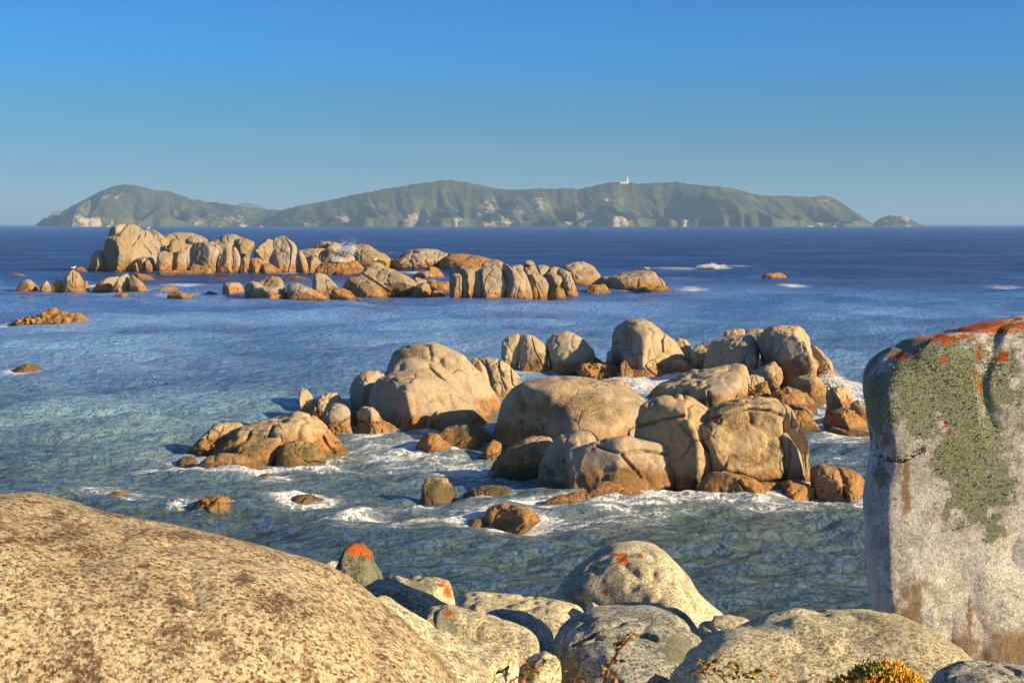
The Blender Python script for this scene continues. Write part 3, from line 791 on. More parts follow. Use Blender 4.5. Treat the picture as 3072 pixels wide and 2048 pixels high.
mid('boulder', 'smooth three-cornered boulder leaning on the tallest back boulder', 'R', 407, '742,400 755,320 780,235 840,217 900,250 960,310 1008,370 1012,407', cracks=['850,235 900,330 960,380', '900,255 970,340'], foam=1.0)
mid('low_rock', 'orange knob of rock in the surf before the three-cornered boulder', 'R', 410, '735,410 745,310 775,285 800,330 850,410', band=3, D=0.5, foam=1.0)
mid('boulder', 'cracked small boulder right behind the tallest back boulder', 'R', 378, '1068,290 1075,180 1110,153 1160,168 1197,220 1200,300 1190,375 1085,375', cracks=['1130,170 1170,250'])
mid('boulder', 'pale lumpy boulder left of the big smooth right-hand boulder', 'R', 388, '1165,385 1180,260 1200,240 1250,250 1292,268 1295,385', rough=1.2)
mid('boulder', 'small pale stone on the skyline between the back boulders', 'R', 372, '1190,330 1195,220 1225,204 1290,214 1300,330')
mid('boulder', 'golden wedge boulder at the surf below the pale lumpy one', 'R', 398, '1088,396 1110,330 1160,308 1210,324 1255,365 1260,396', cracks=['1140,350 1200,345 1240,370'], band=1.2, foam=0.8)
mid('boulder', 'dark shaded boulder in the notch right of the three-cornered one', 'R', 397, '1000,396 1010,330 1050,294 1120,288 1160,302 1150,396', fac=[(-0.4, -0.85, 0.1, 0.4)], foam=0.9)
mid('low_rock', 'distant brown rock peeping out behind the pale lumpy boulder', 'R', 352, '1190,260 1210,200 1260,180 1345,169 1350,260', D=0.8)
mid('boulder', 'big smooth grey-green boulder heading the right-hand pile', 'R', 432, '1240,430 1258,340 1280,270 1300,200 1340,160 1430,140 1560,129 1592,170 1600,240 1600,430', fac=[(-0.72, -0.69, 0.05, 0.30)], rough=0.7, nf=1, D=1.8)
mid('boulder', 'left small flat boulder on the skyline of the right-hand pile', 'R', 397, '1382,190 1388,110 1450,94 1520,96 1545,190', D=0.8)
mid('boulder', 'right small flat boulder on the skyline of the right-hand pile', 'R', 399, '1495,190 1530,110 1590,97 1645,105 1650,190', D=0.8)
mid('boulder', 'finger-shaped upright boulder in the middle of the right-hand pile', 'R', 442, '1612,430 1622,230 1590,165 1600,130 1650,111 1700,114 1727,150 1722,220 1700,300 1700,430', rough=0.8, D=0.9, fac=[(-0.80, -0.60, 0.00, 0.55)], paint={'algae_shade': [(1640, 270, 40, 50)]})
mid('boulder', 'big rounded boulder with a dark front at the right of the pile', 'R', 476, '1722,470 1715,370 1698,250 1715,160 1710,118 1760,111 1830,130 1890,180 1920,240 1957,300 1950,360 1930,470', D=1.8,
    paint={'crust': [(1790, 330, 90, 60)]}, cracks=['1840,140 1900,220 1950,300'], rough=0.8, band=1.5, fac=[(-0.78, -0.62, 0.0, 0.36)])
mid('boulder', 'flat-topped boulder on the summit of the right-hand pile', 'R', 442, '1625,240 1632,112 1680,80 1760,71 1860,74 1912,110 1928,200 1935,430 1700,430', D=1.4, rough=0.8)
mid('boulder', 'steep outer slab at the right end of the pile, splash at its foot', 'R', 424, '1915,400 1920,250 1930,193 1980,220 2030,290 2075,395 2075,424', D=1.4, foam=1.0, cracks=['1950,230 2010,330'], key='outer')
mid('boulder', 'small leaf-shaped stone wedged below the finger boulder', 'R', 452, '1515,400 1520,280 1550,253 1587,263 1585,320 1570,400', D=0.4, base=False)
mid('boulder', 'tiny upright stone wedged right of the leaf-shaped one', 'R', 455, '1585,390 1600,288 1622,298 1640,390', D=0.3, base=False)
mid('boulder', 'small dark stone left of the leaf-shaped one', 'R', 447, '1430,400 1440,330 1470,288 1530,258 1545,400', D=0.5)
mid('boulder', 'three-sided tan boulder under the finger boulder', 'R', 486, '1555,480 1560,360 1640,328 1700,303 1742,350 1745,395 1700,484', D=1.0, rough=0.9, fac=[(-0.4, -0.8, 0.4, 0.5)])
mid('boulder', 'long grey boulder sloping down left from the right-hand pile', 'R', 596, '885,560 980,458 1100,420 1250,390 1400,360 1490,368 1510,410 1475,450 1400,590 1250,600', lean=0.35, D=1.6,
    cracks=['1250,450 1255,530', '1100,480 1240,430'], paint={'algae_shade': [(1300, 560, 90, 60)]}, rough=0.9, fac=[(-0.62, -0.75, 0.2, 0.30)])
mid('boulder', 'thin dark ledge slab above the long grey sloping boulder', 'R', 570, '985,480 1100,405 1200,368 1380,343 1480,328 1530,360 1560,560 1100,560', D=1.0, rough=1.2)
mid('boulder', 'small orange block above the sloping boulder right end', 'R', 566, '1455,560 1500,410 1560,376 1637,395 1640,560', cracks=['1500,420 1560,470', '1560,390 1540,440'], rough=1.3, D=0.7)
mid('boulder', 'lumpy orange rock right of the small orange block', 'R', 570, '1490,570 1560,480 1620,428 1658,418 1690,560', rough=1.5, D=0.6, band=1.6)
mid('boulder', 'brown boulder with a flat dark front right of the pile foot', 'R', 592, '1665,590 1675,530 1700,480 1780,460 1870,478 1890,590', band=1.2, rough=1.1, D=0.9)
mid('boulder', 'dark brown boulder end by the white water at the pile foot', 'R', 592, '1850,590 1862,488 1900,488 1945,540 1955,592', band=1.4, D=0.7, foam=1.0)
mid('boulder', 'round tan boulder beside the big splash', 'R', 522, '1790,520 1800,440 1850,400 1940,378 1990,408 2022,470 2025,520', foam=1.0, D=1.1, rough=0.8)
mid('boulder', 'ochre sloping rock right of the great block, foot in white water', 'R', 728, '1780,728 1795,600 1880,594 1930,640 1980,728', band=1.3, foam=0.8)
mid('boulder', 'small orange slab above the ochre sloping rock', 'R', 645, '1780,640 1795,560 1880,563 1935,600 1940,640', band=2, D=0.5)
mid('boulder', 'dark anvil-shaped rock standing in white water by the right boulder', 'R', 684, '2015,680 2035,590 2033,500 2060,458 2110,449 2182,468 2194,530 2200,680', rough=1.1, foam=0.8, band=1.0, fac=[(-0.8, -0.6, 0.0, 0.30)])
mid('boulder', 'brown lower boulder in front of the anvil-shaped rock', 'R', 726, '1998,690 2010,640 2050,600 2130,578 2200,600 2250,660 2285,726', rough=1.2, band=1.2, foam=0.8, fac=[(-0.80, -0.60, 0.06, 0.50)])
mid('boulder', 'dark stump rock half hidden behind the big upright right boulder', 'R', 716, '2175,715 2178,560 2220,538 2260,560 2310,660 2315,716', band=1.0)
mid('low_rock', 'flat orange shelf of rock awash below the anvil-shaped rock', 'R', 752, '2005,750 2060,706 2140,725 2280,738 2330,765', band=3, D=0.5, foam=0.8)
mid('boulder', 'huge smooth domed boulder in the centre with a brown crusted hollow', 'R', 870,
    '-110,880 -60,760 -20,660 0,580 60,480 150,430 300,402 450,399 600,416 750,458 870,513 922,550 930,680 900,860', D=2.0, paint={'crust': [(480, 580, 300, 110)], 'algae_shade': [(160, 680, 130, 150)]},  # left olive patch: lichen tone and painted shade
    fac=[(-0.80, -0.60, 0.06, 0.42)], nf=0, rough=0.6, band=1.0, lean=0.25, key='dome')
mid('low_rock', 'dark back of a small boulder peeping over the huge dome', 'R', 540, '600,480 620,425 720,413 790,438 835,485 840,540', D=0.8)
mid('boulder', 'half-shaded orange boulder at the left foot of the huge dome', 'R', 1010, '-85,1000 -30,912 60,830 150,780 240,771 320,778 355,860 360,1012', D=0.9, rough=0.9, band=1.2, paint={'algae_shade': [(120, 980, 230, 60)]}, foam=0.7)  # olive lower part is a cast shadow painted in
mid('low_rock', 'small brown stone at the far left foot of the huge dome', 'M', 935, '1915,935 1950,860 2010,808 2060,830 2060,935', D=0.5, band=1.4)
mid('boulder', 'smooth grey rounded boulder left of the cracked front boulder', 'R', 1090, '232,1085 235,1030 250,930 290,830 370,760 470,728 560,733 620,780 640,900 640,1088', D=1.1, rough=0.5, nf=0, band=0.25, paint={'algae_shade': [(330, 980, 130, 130)]}, foam=0.5, fac=[(-0.54, -0.84, 0.0, 0.55)])
mid('boulder', 'broad cracked front boulder with a rusty sunlit face', 'R', 1135, '430,1130 440,950 425,870 480,830 620,790 760,769 900,790 1010,820 1070,870 1078,1000 1065,1133', box=0.58, D=1.1,
    cracks=['600,815 740,850 860,838 1040,872', '745,860 800,920 860,990'], paint={'crust': [(800, 1020, 230, 90)]}, band=0.8, rough=1.1)
mid('boulder', 'narrow grey slab on the left side of the cracked front boulder', 'R', 1100, '395,1110 402,1000 418,860 470,828 500,850 520,1115', D=0.3, rough=0.7)
mid('boulder', 'shadowed boulder between the huge dome and the great block', 'R', 1115,
    '835,800 850,700 870,600 930,550 1030,520 1140,519 1240,560 1310,615 1330,800 1320,1000 1200,1115 1060,1115', D=1.3, fac=[(-0.54, -0.84, 0.0, 0.52)], cracks=['860,700 1000,640 1120,610'], rough=1.2, paint={'crust': [(1210, 1010, 60, 110)]}, band=0.5)
mid('boulder', 'small stone in the crook left of the shadowed boulder', 'R', 1005, '765,830 800,718 850,698 870,760 880,900', D=0.4)
mid('boulder', 'great tan block boulder with a broad sunlit front', 'R', 1122,
    '1222,760 1220,680 1310,610 1400,570 1500,540 1620,538 1740,550 1775,610 1745,650 1735,760 1757,900 1752,1042 1600,1046 1480,990 1320,975 1270,850', base=False, D=1.2,
    box=0.55, fac=[(0.1, -0.98, 0.15, 0.72)], cracks=['1250,650 1420,600 1520,575 1640,585 1740,620', '1270,850 1230,740'], rough=1.25, nf=0, paint={'crust': [(1480, 650, 230, 80), (1540, 900, 150, 60)]}, key='great', lean=0.1)
mid('boulder', 'thin tan slab split off the right side of the great block', 'R', 1128, '1752,1042 1752,880 1738,738 1780,743 1850,860 1885,1025', base=False, D=0.6, rough=0.7, box=0.6)
mid('boulder', 'outermost tall slab on the right side of the great block', 'R', 1116, '1885,1045 1840,900 1742,720 1738,640 1758,565 1812,585 1830,720 1890,800 1935,1045', base=False, D=0.8, rough=0.9, box=0.6, cracks=['1790,600 1790,680', '1870,850 1880,960'])
mid('boulder', 'low rounded orange boulder propping up the great block in front', 'R', 1190, '1165,1185 1190,1130 1240,1060 1300,970 1400,968 1530,1010 1620,1070 1700,1120 1758,1192', D=1.0, band=1.6, rough=1.1, paint={'algae_shade': [(1250, 1110, 90, 80)]}, cracks=['1470,1030 1500,1070', '1590,1110 1680,1180'], foam=0.8)
mid('boulder', 'small orange stone squeezed under the great block', 'R', 1170, '1600,1130 1612,1048 1700,1048 1752,1056 1758,1168', D=0.6, band=2)
mid('boulder', 'pitted orange stone under the split slabs', 'R', 1190, '1757,1188 1750,1060 1790,1033 1880,1048 1940,1080 1958,1190', D=0.7, band=2, rough=1.3, foam=0.7)
mid('boulder', 'left half of the split orange boulder beside the right shore boulder', 'R', 1190, '1962,1188 1932,1050 1928,960 1990,938 2080,948 2122,1000 2118,1060 2128,1190', D=0.9, band=1.6, rough=0.9, foam=0.7)
mid('boulder', 'right half of the split orange boulder beside the right shore boulder', 'R', 1192, '2112,1190 2100,1080 2060,1010 2110,958 2200,978 2258,1010 2275,1192', D=0.9, band=1.6, rough=0.9, foam=0.7)
mid('boulder', 'flat jagged orange ledge in front of the cracked front boulder', 'R', 1216, '255,1195 350,1140 500,1100 650,1073 800,1078 900,1120 1025,1205 1020,1222 400,1218', D=0.8, band=1.6, rough=1.5, lean=0.5, foam=0.9, fac=[(-0.3, -0.85, 0.4, 0.5)])
mid('low_rock', 'small orange ledge between the jagged ledge and the rounded orange boulder', 'R', 1190, '905,1188 930,1145 1000,1128 1100,1133 1210,1190', D=0.5, band=2, foam=0.8)
mid('low_rock', 'thin brown rock awash before the pitted orange stone', 'R', 1246, '1500,1246 1600,1202 1750,1198 1880,1244', D=0.4, band=3, foam=0.6)

# ------------------------------------------------------------------ near shore
def fore(*a, **k): return RK('fore', *a, **k)
fore('boulder', 'giant coarse tan granite boulder filling the lower left', 'L', 0,
     '-1100,640 -700,310 -300,185 0,160 200,238 500,328 800,378 1100,435 1300,478 1500,522 1650,570 1790,655 1920,760 2050,855 2230,1000 2400,1170 2540,1400 2420,2000 -1100,2000',
     paint={'stain': [(900, 690, 90, 45), (1220, 570, 70, 40), (1060, 600, 26, 26), (720, 500, 60, 16), (650, 560, 20, 20)]},
     d=6.0, D=0.9, mat=MAT_GIANT, lean=0.40, nf=0, rough=0.35, sub=7, box=0.7)
fore('boulder', 'lichen-dark boulder emerging right of the giant tan boulder', 'F', 0, '330,500 420,440 520,515 620,572 720,632 850,705 960,775 1040,850 1090,1000 1000,1150 300,1150', d=7.2, D=0.7, mat=MAT_PALE, lean=0.5, rough=0.6, sub=6)
fore('boulder', 'small flat pale boulder under the log-shaped boulder', 'F', 0, '800,760 860,672 980,680 1110,690 1180,720 1208,770 1200,860 1080,960 800,960', d=8.6, D=0.45, mat=MAT_PALE, lean=0.3, rough=0.6)
fore('boulder', 'small cream boulder at the bottom left of the grey round boulder', 'F', 0, '1170,900 1200,800 1270,758 1330,740 1390,760 1422,800 1430,900 1400,1000 1170,1000', d=8.8, D=0.4, mat=MAT_PALE, lean=0.25)
fore('boulder', 'log-shaped cream boulder with a red lichen spot at its upper end', 'F', 0, '635,600 650,550 670,508 720,480 800,473 900,508 1000,545 1150,580 1260,620 1300,660 1312,740 1290,820 1150,860 900,780 720,680', d=10.5, D=0.6, mat=MAT_PALE, lean=0.4, rough=0.7, sub=6,
     paint={'orange': [(812, 505, 32, 22)], 'lichen': [(760, 560, 100, 70)]})
fore('boulder', 'shaded grey boulder below the red-capped stone', 'F', 0, '340,420 370,375 420,350 500,350 580,380 680,420 800,468 840,560 700,700 420,640', d=12.5, D=0.7, mat=MAT_GREY, lean=0.4, rough=0.7)
fore('boulder', 'cream boulder with orange lichen down its right end', 'F', 0, '430,420 440,345 470,324 530,320 600,340 700,335 750,327 800,358 832,450 830,560 450,560', d=14.0, D=0.6, mat=MAT_PALE, lean=0.3, paint={'orange': [(800, 400, 26, 60), (770, 350, 25, 18)], 'lichen': [(640, 370, 90, 40)]})
fore('boulder', 'upright stone with a bright red lichen cap behind the giant boulder', 'F', 0, '190,300 208,245 215,200 240,148 290,122 350,130 387,180 402,240 432,290 445,340 430,460 220,460', d=14.5, D=0.42, mat=MAT_MOSS_SHADE, lean=0.15,
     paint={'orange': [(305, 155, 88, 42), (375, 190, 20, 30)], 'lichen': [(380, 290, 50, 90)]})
fore('boulder', 'tiny dark stone left of the red-capped stone', 'F', 0, '120,300 145,222 170,213 215,222 230,300', d=15.2, D=0.2, mat=MAT_GREY)
fore('boulder', 'long flat-topped cream boulder left of the big pale dome', 'F', 0, '815,520 840,455 880,420 960,405 1060,413 1180,419 1320,434 1430,449 1540,470 1572,530 1570,640 830,640', d=15.0, D=0.9, mat=MAT_PALE, lean=0.6, rough=0.7, sub=6)
fore('boulder', 'small cream end stone between the flat-topped boulder and the dome', 'F', 0, '1560,580 1552,480 1590,459 1640,488 1660,530 1650,600', d=14.9, D=0.3, mat=MAT_PALE)
fore('boulder', 'smooth cream lobe in front of the flat-topped boulder', 'F', 0, '1140,600 1170,510 1300,478 1400,490 1462,540 1480,590 1460,700 1160,700', d=14.0, D=0.6, mat=MAT_PALE, lean=0.4, rough=0.6)
fore('boulder', 'shaded grey oval boulder between the log-shaped and the grey round boulder', 'F', 0, '980,600 1010,530 1090,505 1200,510 1290,545 1370,610 1405,700 1400,860 1050,860', d=12.2, D=0.7, mat=MAT_GREY, lean=0.4, rough=0.6)
fore('boulder', 'big pale dome-shaped shore boulder with orange lichen dots near its top', 'F', 0,
     '1340,560 1370,430 1430,360 1500,290 1590,220 1700,165 1820,151 1930,170 2030,230 2100,310 2160,400 2250,470 2315,525 2340,640 1380,640', d=17.0, D=1.1, mat=MAT_PALE, lean=0.4, nf=1, rough=0.55, sub=6,
     paint={'orange': [(1745, 205, 45, 36), (1850, 193, 26, 14), (1608, 262, 18, 12), (1660, 395, 18, 18), (1650, 330, 12, 12), (1580, 355, 10, 10), (1690, 185, 20, 10)], 'lichen': [(1500, 400, 70, 50)]}, cracks=['1745,470 1790,450'])
fore('boulder', 'large grey-green round boulder in the bottom centre', 'F', 0,
     '1360,800 1380,710 1410,640 1480,572 1600,510 1760,480 1920,477 2040,490 2115,540 2172,620 2245,700 2270,850 2200,1050 1400,1050', d=11.0, D=0.9, mat=MAT_GREY, lean=0.3, nf=1, rough=0.6, sub=6,
     cracks=['1470,610 1600,562 1800,545 1900,552', '1560,880 1562,790 1600,750'], paint={'lichen': [(2050, 700, 90, 70), (1450, 800, 60, 90)]}, cw=0.6)
fore('boulder', 'small cream boulder at the water right of the pale dome', 'G', 0, '255,1420 268,1328 340,1295 400,1284 470,1298 560,1352 600,1440 560,1480 280,1480', d=14.5, D=0.5, mat=MAT_PALE, lean=0.3)
fore('boulder', 'tiny cream stone in front of the small one by the water', 'G', 0, '290,1440 300,1362 350,1344 385,1364 425,1405 430,1480 300,1480', d=13.0, D=0.25, mat=MAT_PALE)
fore('boulder', 'long rounded cream boulder across the bottom right', 'G', 0,
     '150,1620 190,1545 260,1470 400,1400 520,1360 640,1328 700,1306 760,1310 900,1316 1050,1309 1180,1335 1290,1380 1380,1440 1445,1515 1480,1700 1350,1850 250,1850', d=8.6, D=0.9, mat=MAT_PALE, lean=0.5, nf=1, rough=0.45, sub=6)
fore('boulder', 'flat grey boulder in the bottom right corner', 'G', 0, '1220,1640 1300,1548 1400,1515 1520,1509 1629,1518 1800,1540 1900,1650 1850,1850 1250,1850', d=7.6, D=0.5, mat=MAT_GREY, lean=0.4, rough=0.6)
fore('stone', 'small grey stone at the bottom edge left of the bramble sprig', 'F', 0, '1570,930 1592,870 1640,857 1700,885 1720,960', d=8.8, D=0.12, mat=MAT_GREY)
fore('stone', 'small grey stone at the bottom edge right of the bramble sprig', 'F', 0, '1870,930 1892,868 1930,844 1995,872 2020,960', d=8.8, D=0.12, mat=MAT_GREY)
fore('boulder', 'towering upright right-hand boulder draped in green lichen with an orange crest', 'G', 0,
     '1060,1420 1000,1290 985,1200 966,1100 962,900 968,740 976,680 1000,625 1018,575 1002,510 985,440 966,370 961,310 975,250 1020,200 1100,150 1200,115 1300,95 1400,75 1500,50 1629,25 1800,15 2050,110 2150,400 2150,1000 2100,1700 1300,1700',
     d=10.9, D=0.8, mat=MAT_SLAB, lean=0.12, nf=0, rough=0.35, sub=7, box=0.66, fac=[(-0.16, -0.98, 0.08, 0.62)], key='slab',
     cracks=['1000,600 1060,600 1140,555'], cw=0.25,
     paint={'lichen': [(1260, 300, 370, 200), (1400, 560, 200, 240), (1430, 800, 110, 120), (1500, 930, 40, 60), (1030, 400, 70, 120), (1030, 700, 28, 60)],
            'orange': [(1520, 75, 200, 42), (1290, 130, 120, 24), (1120, 205, 60, 20), (1440, 190, 12, 50), (1445, 330, 9, 45), (1425, 280, 12, 12), (1300, 490, 14, 22), (1312, 520, 10, 14), (1390, 100, 60, 16), (1290, 215, 22, 20), (1540, 205, 26, 26), (1060, 630, 12, 12), (1170, 190, 24, 14)],
            'stain': [(1050, 565, 65, 30), (1110, 640, 16, 60), (1135, 800, 26, 100), (1160, 1240, 70, 150), (1570, 1430, 220, 130), (1380, 1410, 110, 80), (1400, 1300, 18, 90), (1135, 690, 18, 120)]})
# ------------------------------------------------------------------ lichen fronds standing off the upright boulder
def lichen_tufts():
    o, p = BY_KEY['slab']
    me = o.data
    li = np.zeros(len(p), dtype=np.float32)
    me.attributes['lichen'].data.foreach_get('value', li)
    og = np.zeros(len(p), dtype=np.float32)
    me.attributes['orange'].data.foreach_get('value', og)
    nr = np.zeros(len(p) * 3, dtype=np.float32)
    me.vertices.foreach_get('normal', nr)
    nr = nr.reshape(-1, 3)
    rng = np.random.RandomState(5)
    pat = fbm(p * 9.0, 4, 91)
    cand = np.where((li + 1.0 * pat > 0.42) & (li > 0.15) & (og < 0.35) & (nr[:, 2] < 0.75) & (nr[:, 1] < 0.4) & (p[:, 0] < 5.2))[0]
    pick = rng.choice(cand, size=4500)
    base = p[pick] + rng.normal(0, 0.006, (len(pick), 3))
    n = nr[pick] + rng.normal(0, 0.8, (len(pick), 3))
    n /= np.linalg.norm(n, axis=1)[:, None]
    t = np.cross(n, rng.normal(0, 1, (len(pick), 3)))
    t /= np.linalg.norm(t, axis=1)[:, None]
    L = rng.uniform(0.003, 0.007, len(pick))[:, None]
    Wd = L * rng.uniform(0.4, 0.9, len(pick))[:, None]
    v = np.concatenate([base - t * Wd - n * 0.002, base + t * Wd - n * 0.002, base + n * L + t * Wd * 0.6, base + n * L * 0.8 - t * Wd * 0.9])
    k = len(pick)
    i = np.arange(k)
    f = np.stack([i, i + k, i + 2 * k, i + 3 * k], 1)
    t_ = NT('lichen_frond')
    c = t_.ramp(t_.noise(60, 3, 0.6, t_.pos()), [(0.3, (0.17, 0.20, 0.115)), (0.5, (0.26, 0.30, 0.18)), (0.7, (0.38, 0.41, 0.28))])
    t_.principled(c, 0.95, None, 0.1)
    w = mesh_obj('lichen', v, f, t_.m, o, smooth=False)
    w['kind'] = 'stuff'
lichen_tufts()

# ------------------------------------------------------------------ shore ground under the boulders, and the sea bed
def grid(x0, x1, y0, y1, nx, ny):
    X, Yy = np.meshgrid(np.linspace(x0, x1, nx), np.linspace(y0, y1, ny))
    i = np.arange((ny - 1) * nx).reshape(ny - 1, nx)[:, :-1].ravel()
    return X.ravel(), Yy.ravel(), np.stack([i, i + 1, i + nx + 1, i + nx], 1)

t = NT('shore_soil')
c = t.ramp(t.noise(9, 6, 0.7, t.pos()), [(0.3, (0.035, 0.027, 0.016)), (0.55, (0.12, 0.095, 0.06)), (0.75, (0.24, 0.20, 0.14))])
t.principled(c, 0.95, t.bump(t.noise(14, 5, 0.7, t.pos()), 1.0, 0.06))
MAT_SOIL = t.m
X, Yy, F = grid(-16, 16, -8, 26, 130, 140)
Z = ground_z(Yy) + 0.22 * fbm(np.stack([X * 0.9, Yy * 0.9, X * 0], 1), 4, 3)
Z = np.where(Yy < 2, np.minimum(Z, 5.5), Z)
g = mesh_obj('shore_ground', np.stack([X, Yy, Z], 1), F, MAT_SOIL)
g['kind'] = 'structure'

t = NT('sea_bed_rock')
c = t.ramp(t.noise(0.8, 6, 0.65, t.pos(), 0.5), [(0.35, (0.045, 0.05, 0.022)), (0.5, (0.13, 0.095, 0.04)), (0.62, (0.26, 0.15, 0.055)), (0.75, (0.09, 0.085, 0.04))])
t.principled(c, 0.9)
X, Yy, F = grid(-55, 55, 14, 95, 160, 140)
Z = -1.1 - 0.022 * np.maximum(Yy - 25, 0) + 0.42 * fbm(np.stack([X * 0.35, Yy * 0.35, X * 0], 1), 4, 8)
Z = np.minimum(Z, -0.25)
bed = mesh_obj('sea_bed', np.stack([X, Yy, Z], 1), F, t.m)
bed['kind'] = 'structure'

# ------------------------------------------------------------------ the sea
def sea_material():
    t = NT('sea_water')
    P = t.pos()
    foam = t.attr('foam')
    far_ = t.attr('far')
    shal = t.attr('shallow')
    # ripples, from hand-size near the shore to long swell far out
    fine = t.noise(5.5, 4, 0.6, P, 0.3)
    med = t.noise(1.9, 5, 0.62, t.scalev(P, (1, 1.5, 1)), 0.3)
    swell = t.noise(0.42, 5, 0.68, t.scalev(P, (0.7, 1.2, 1)), 0.3)
    nb = t.n('ShaderNodeBump')
    nb.inputs['Distance'].default_value = 0.10
    nb.inputs['Strength'].default_value = 0.9
    t.link(fine, nb.inputs['Height'])
    n2 = t.bump(med, 1.0, 0.62, nb.outputs[0])
    n3 = t.n('ShaderNodeBump')
    n3.inputs['Distance'].default_value = 2.6
    t.link(t.math('MULTIPLY_ADD', far_, 0.85, 0.15), n3.inputs['Strength'])
    t.link(swell, n3.inputs['Height'])
    t.link(n2, n3.inputs['Normal'])
    N = n3.outputs[0]
    patch = t.noise(0.035, 4, 0.6, t.scalev(P, (0.9, 1, 1)), 0.6)
    deep = t.ramp(far_, [(0.0, (0.155, 0.26, 0.31)), (0.04, (0.15, 0.285, 0.50)), (0.35, (0.135, 0.29, 0.68)), (0.75, (0.052, 0.135, 0.43)), (1.0, (0.016, 0.068, 0.30))])  # body colour lifted by distance, standing in for reflected sky and scattered light
    deep = t.mix(t.step(patch, 0.40, 0.66), t.mix(1.0, deep, (0.72, 0.74, 0.80), 'MULTIPLY'), t.mix(1.0, deep, (1.75, 1.6, 1.4), 'MULTIPLY'))
    dif = t.n('ShaderNodeBsdfDiffuse')
    t.link(deep, dif.inputs['Color'])
    tr = t.n('ShaderNodeBsdfTransparent')
    t.link(t.mix(t.step(swell, 0.4, 0.6), (0.62, 0.78, 0.66), (0.74, 0.82, 0.64)), tr.inputs['Color'])
    under = t.n('ShaderNodeMixShader')
    t.link(shal, under.inputs[0])
    t.link(dif.outputs[0], under.inputs[1])
    t.link(tr.outputs[0], under.inputs[2])
    gl = t.n('ShaderNodeBsdfGlossy')
    gl.inputs['Color'].default_value = (0.95, 0.97, 1.0, 1)
    t.link(t.math('MULTIPLY_ADD', far_, 0.12, 0.03), gl.inputs['Roughness'])
    t.link(N, gl.inputs['Normal'])
    t.link(N, dif.inputs['Normal'])
    fr = t.n('ShaderNodeFresnel')
    fr.inputs['IOR'].default_value = 1.40
    t.link(N, fr.inputs['Normal'])
    water = t.n('ShaderNodeMixShader')
    t.link(fr.outputs[0], water.inputs[0])
    t.link(under.outputs[0], water.inputs[1])
    t.link(gl.outputs[0], water.inputs[2])
    # foam: lacy, torn white cover
    wv = t.n('ShaderNodeVectorMath', operation='MULTIPLY_ADD')
    t.link(t.noise(1.3, 4, 0.6, P, out='Color'), wv.inputs[0])
    wv.inputs[1].default_value = (1.1, 1.1, 0)
    t.link(P, wv.inputs[2])
    lace = t.voro(1.5, t.scalev(wv.outputs[0], (0.5, 1.3, 1)), 'DISTANCE_TO_EDGE')
    lace2 = t.voro(4.2, wv.outputs[0], 'DISTANCE_TO_EDGE')
    lines = t.math('MAXIMUM', t.step(lace, 0.03, 0.16, 1, 0), t.math('MULTIPLY', t.step(lace2, 0.02, 0.14, 1, 0), 0.8))
    tear = t.noise(0.9, 7, 0.74, t.scalev(P, (0.5, 1.5, 1)), 0.6)
    m = t.math('ADD', foam, t.math('ADD', t.math('MULTIPLY', t.math('SUBTRACT', tear, 0.5), 2.0), t.math('MULTIPLY_ADD', lines, 0.50, -0.36)))
    fm = t.math('MULTIPLY', t.step(m, 0.44, 0.86), t.step(foam, 0.02, 0.2))
    milky = t.math('MULTIPLY', t.step(foam, 0.15, 1.0), 0.28)
    fd = t.n('ShaderNodeBsdfDiffuse')
    fd.inputs['Color'].default_value = (0.80, 0.82, 0.84, 1)
    t.link(t.bump(t.math('ADD', tear, fine), 0.8, 0.25), fd.inputs['Normal'])
    ms = t.n('ShaderNodeMixShader')
    t.link(t.math('MULTIPLY', t.math('MAXIMUM', fm, milky), 0.93), ms.inputs[0])
    t.link(water.outputs[0], ms.inputs[1])
    t.link(fd.outputs[0], ms.inputs[2])
    t.link(ms.outputs[0], t.out.inputs['Surface'])
    return t.m

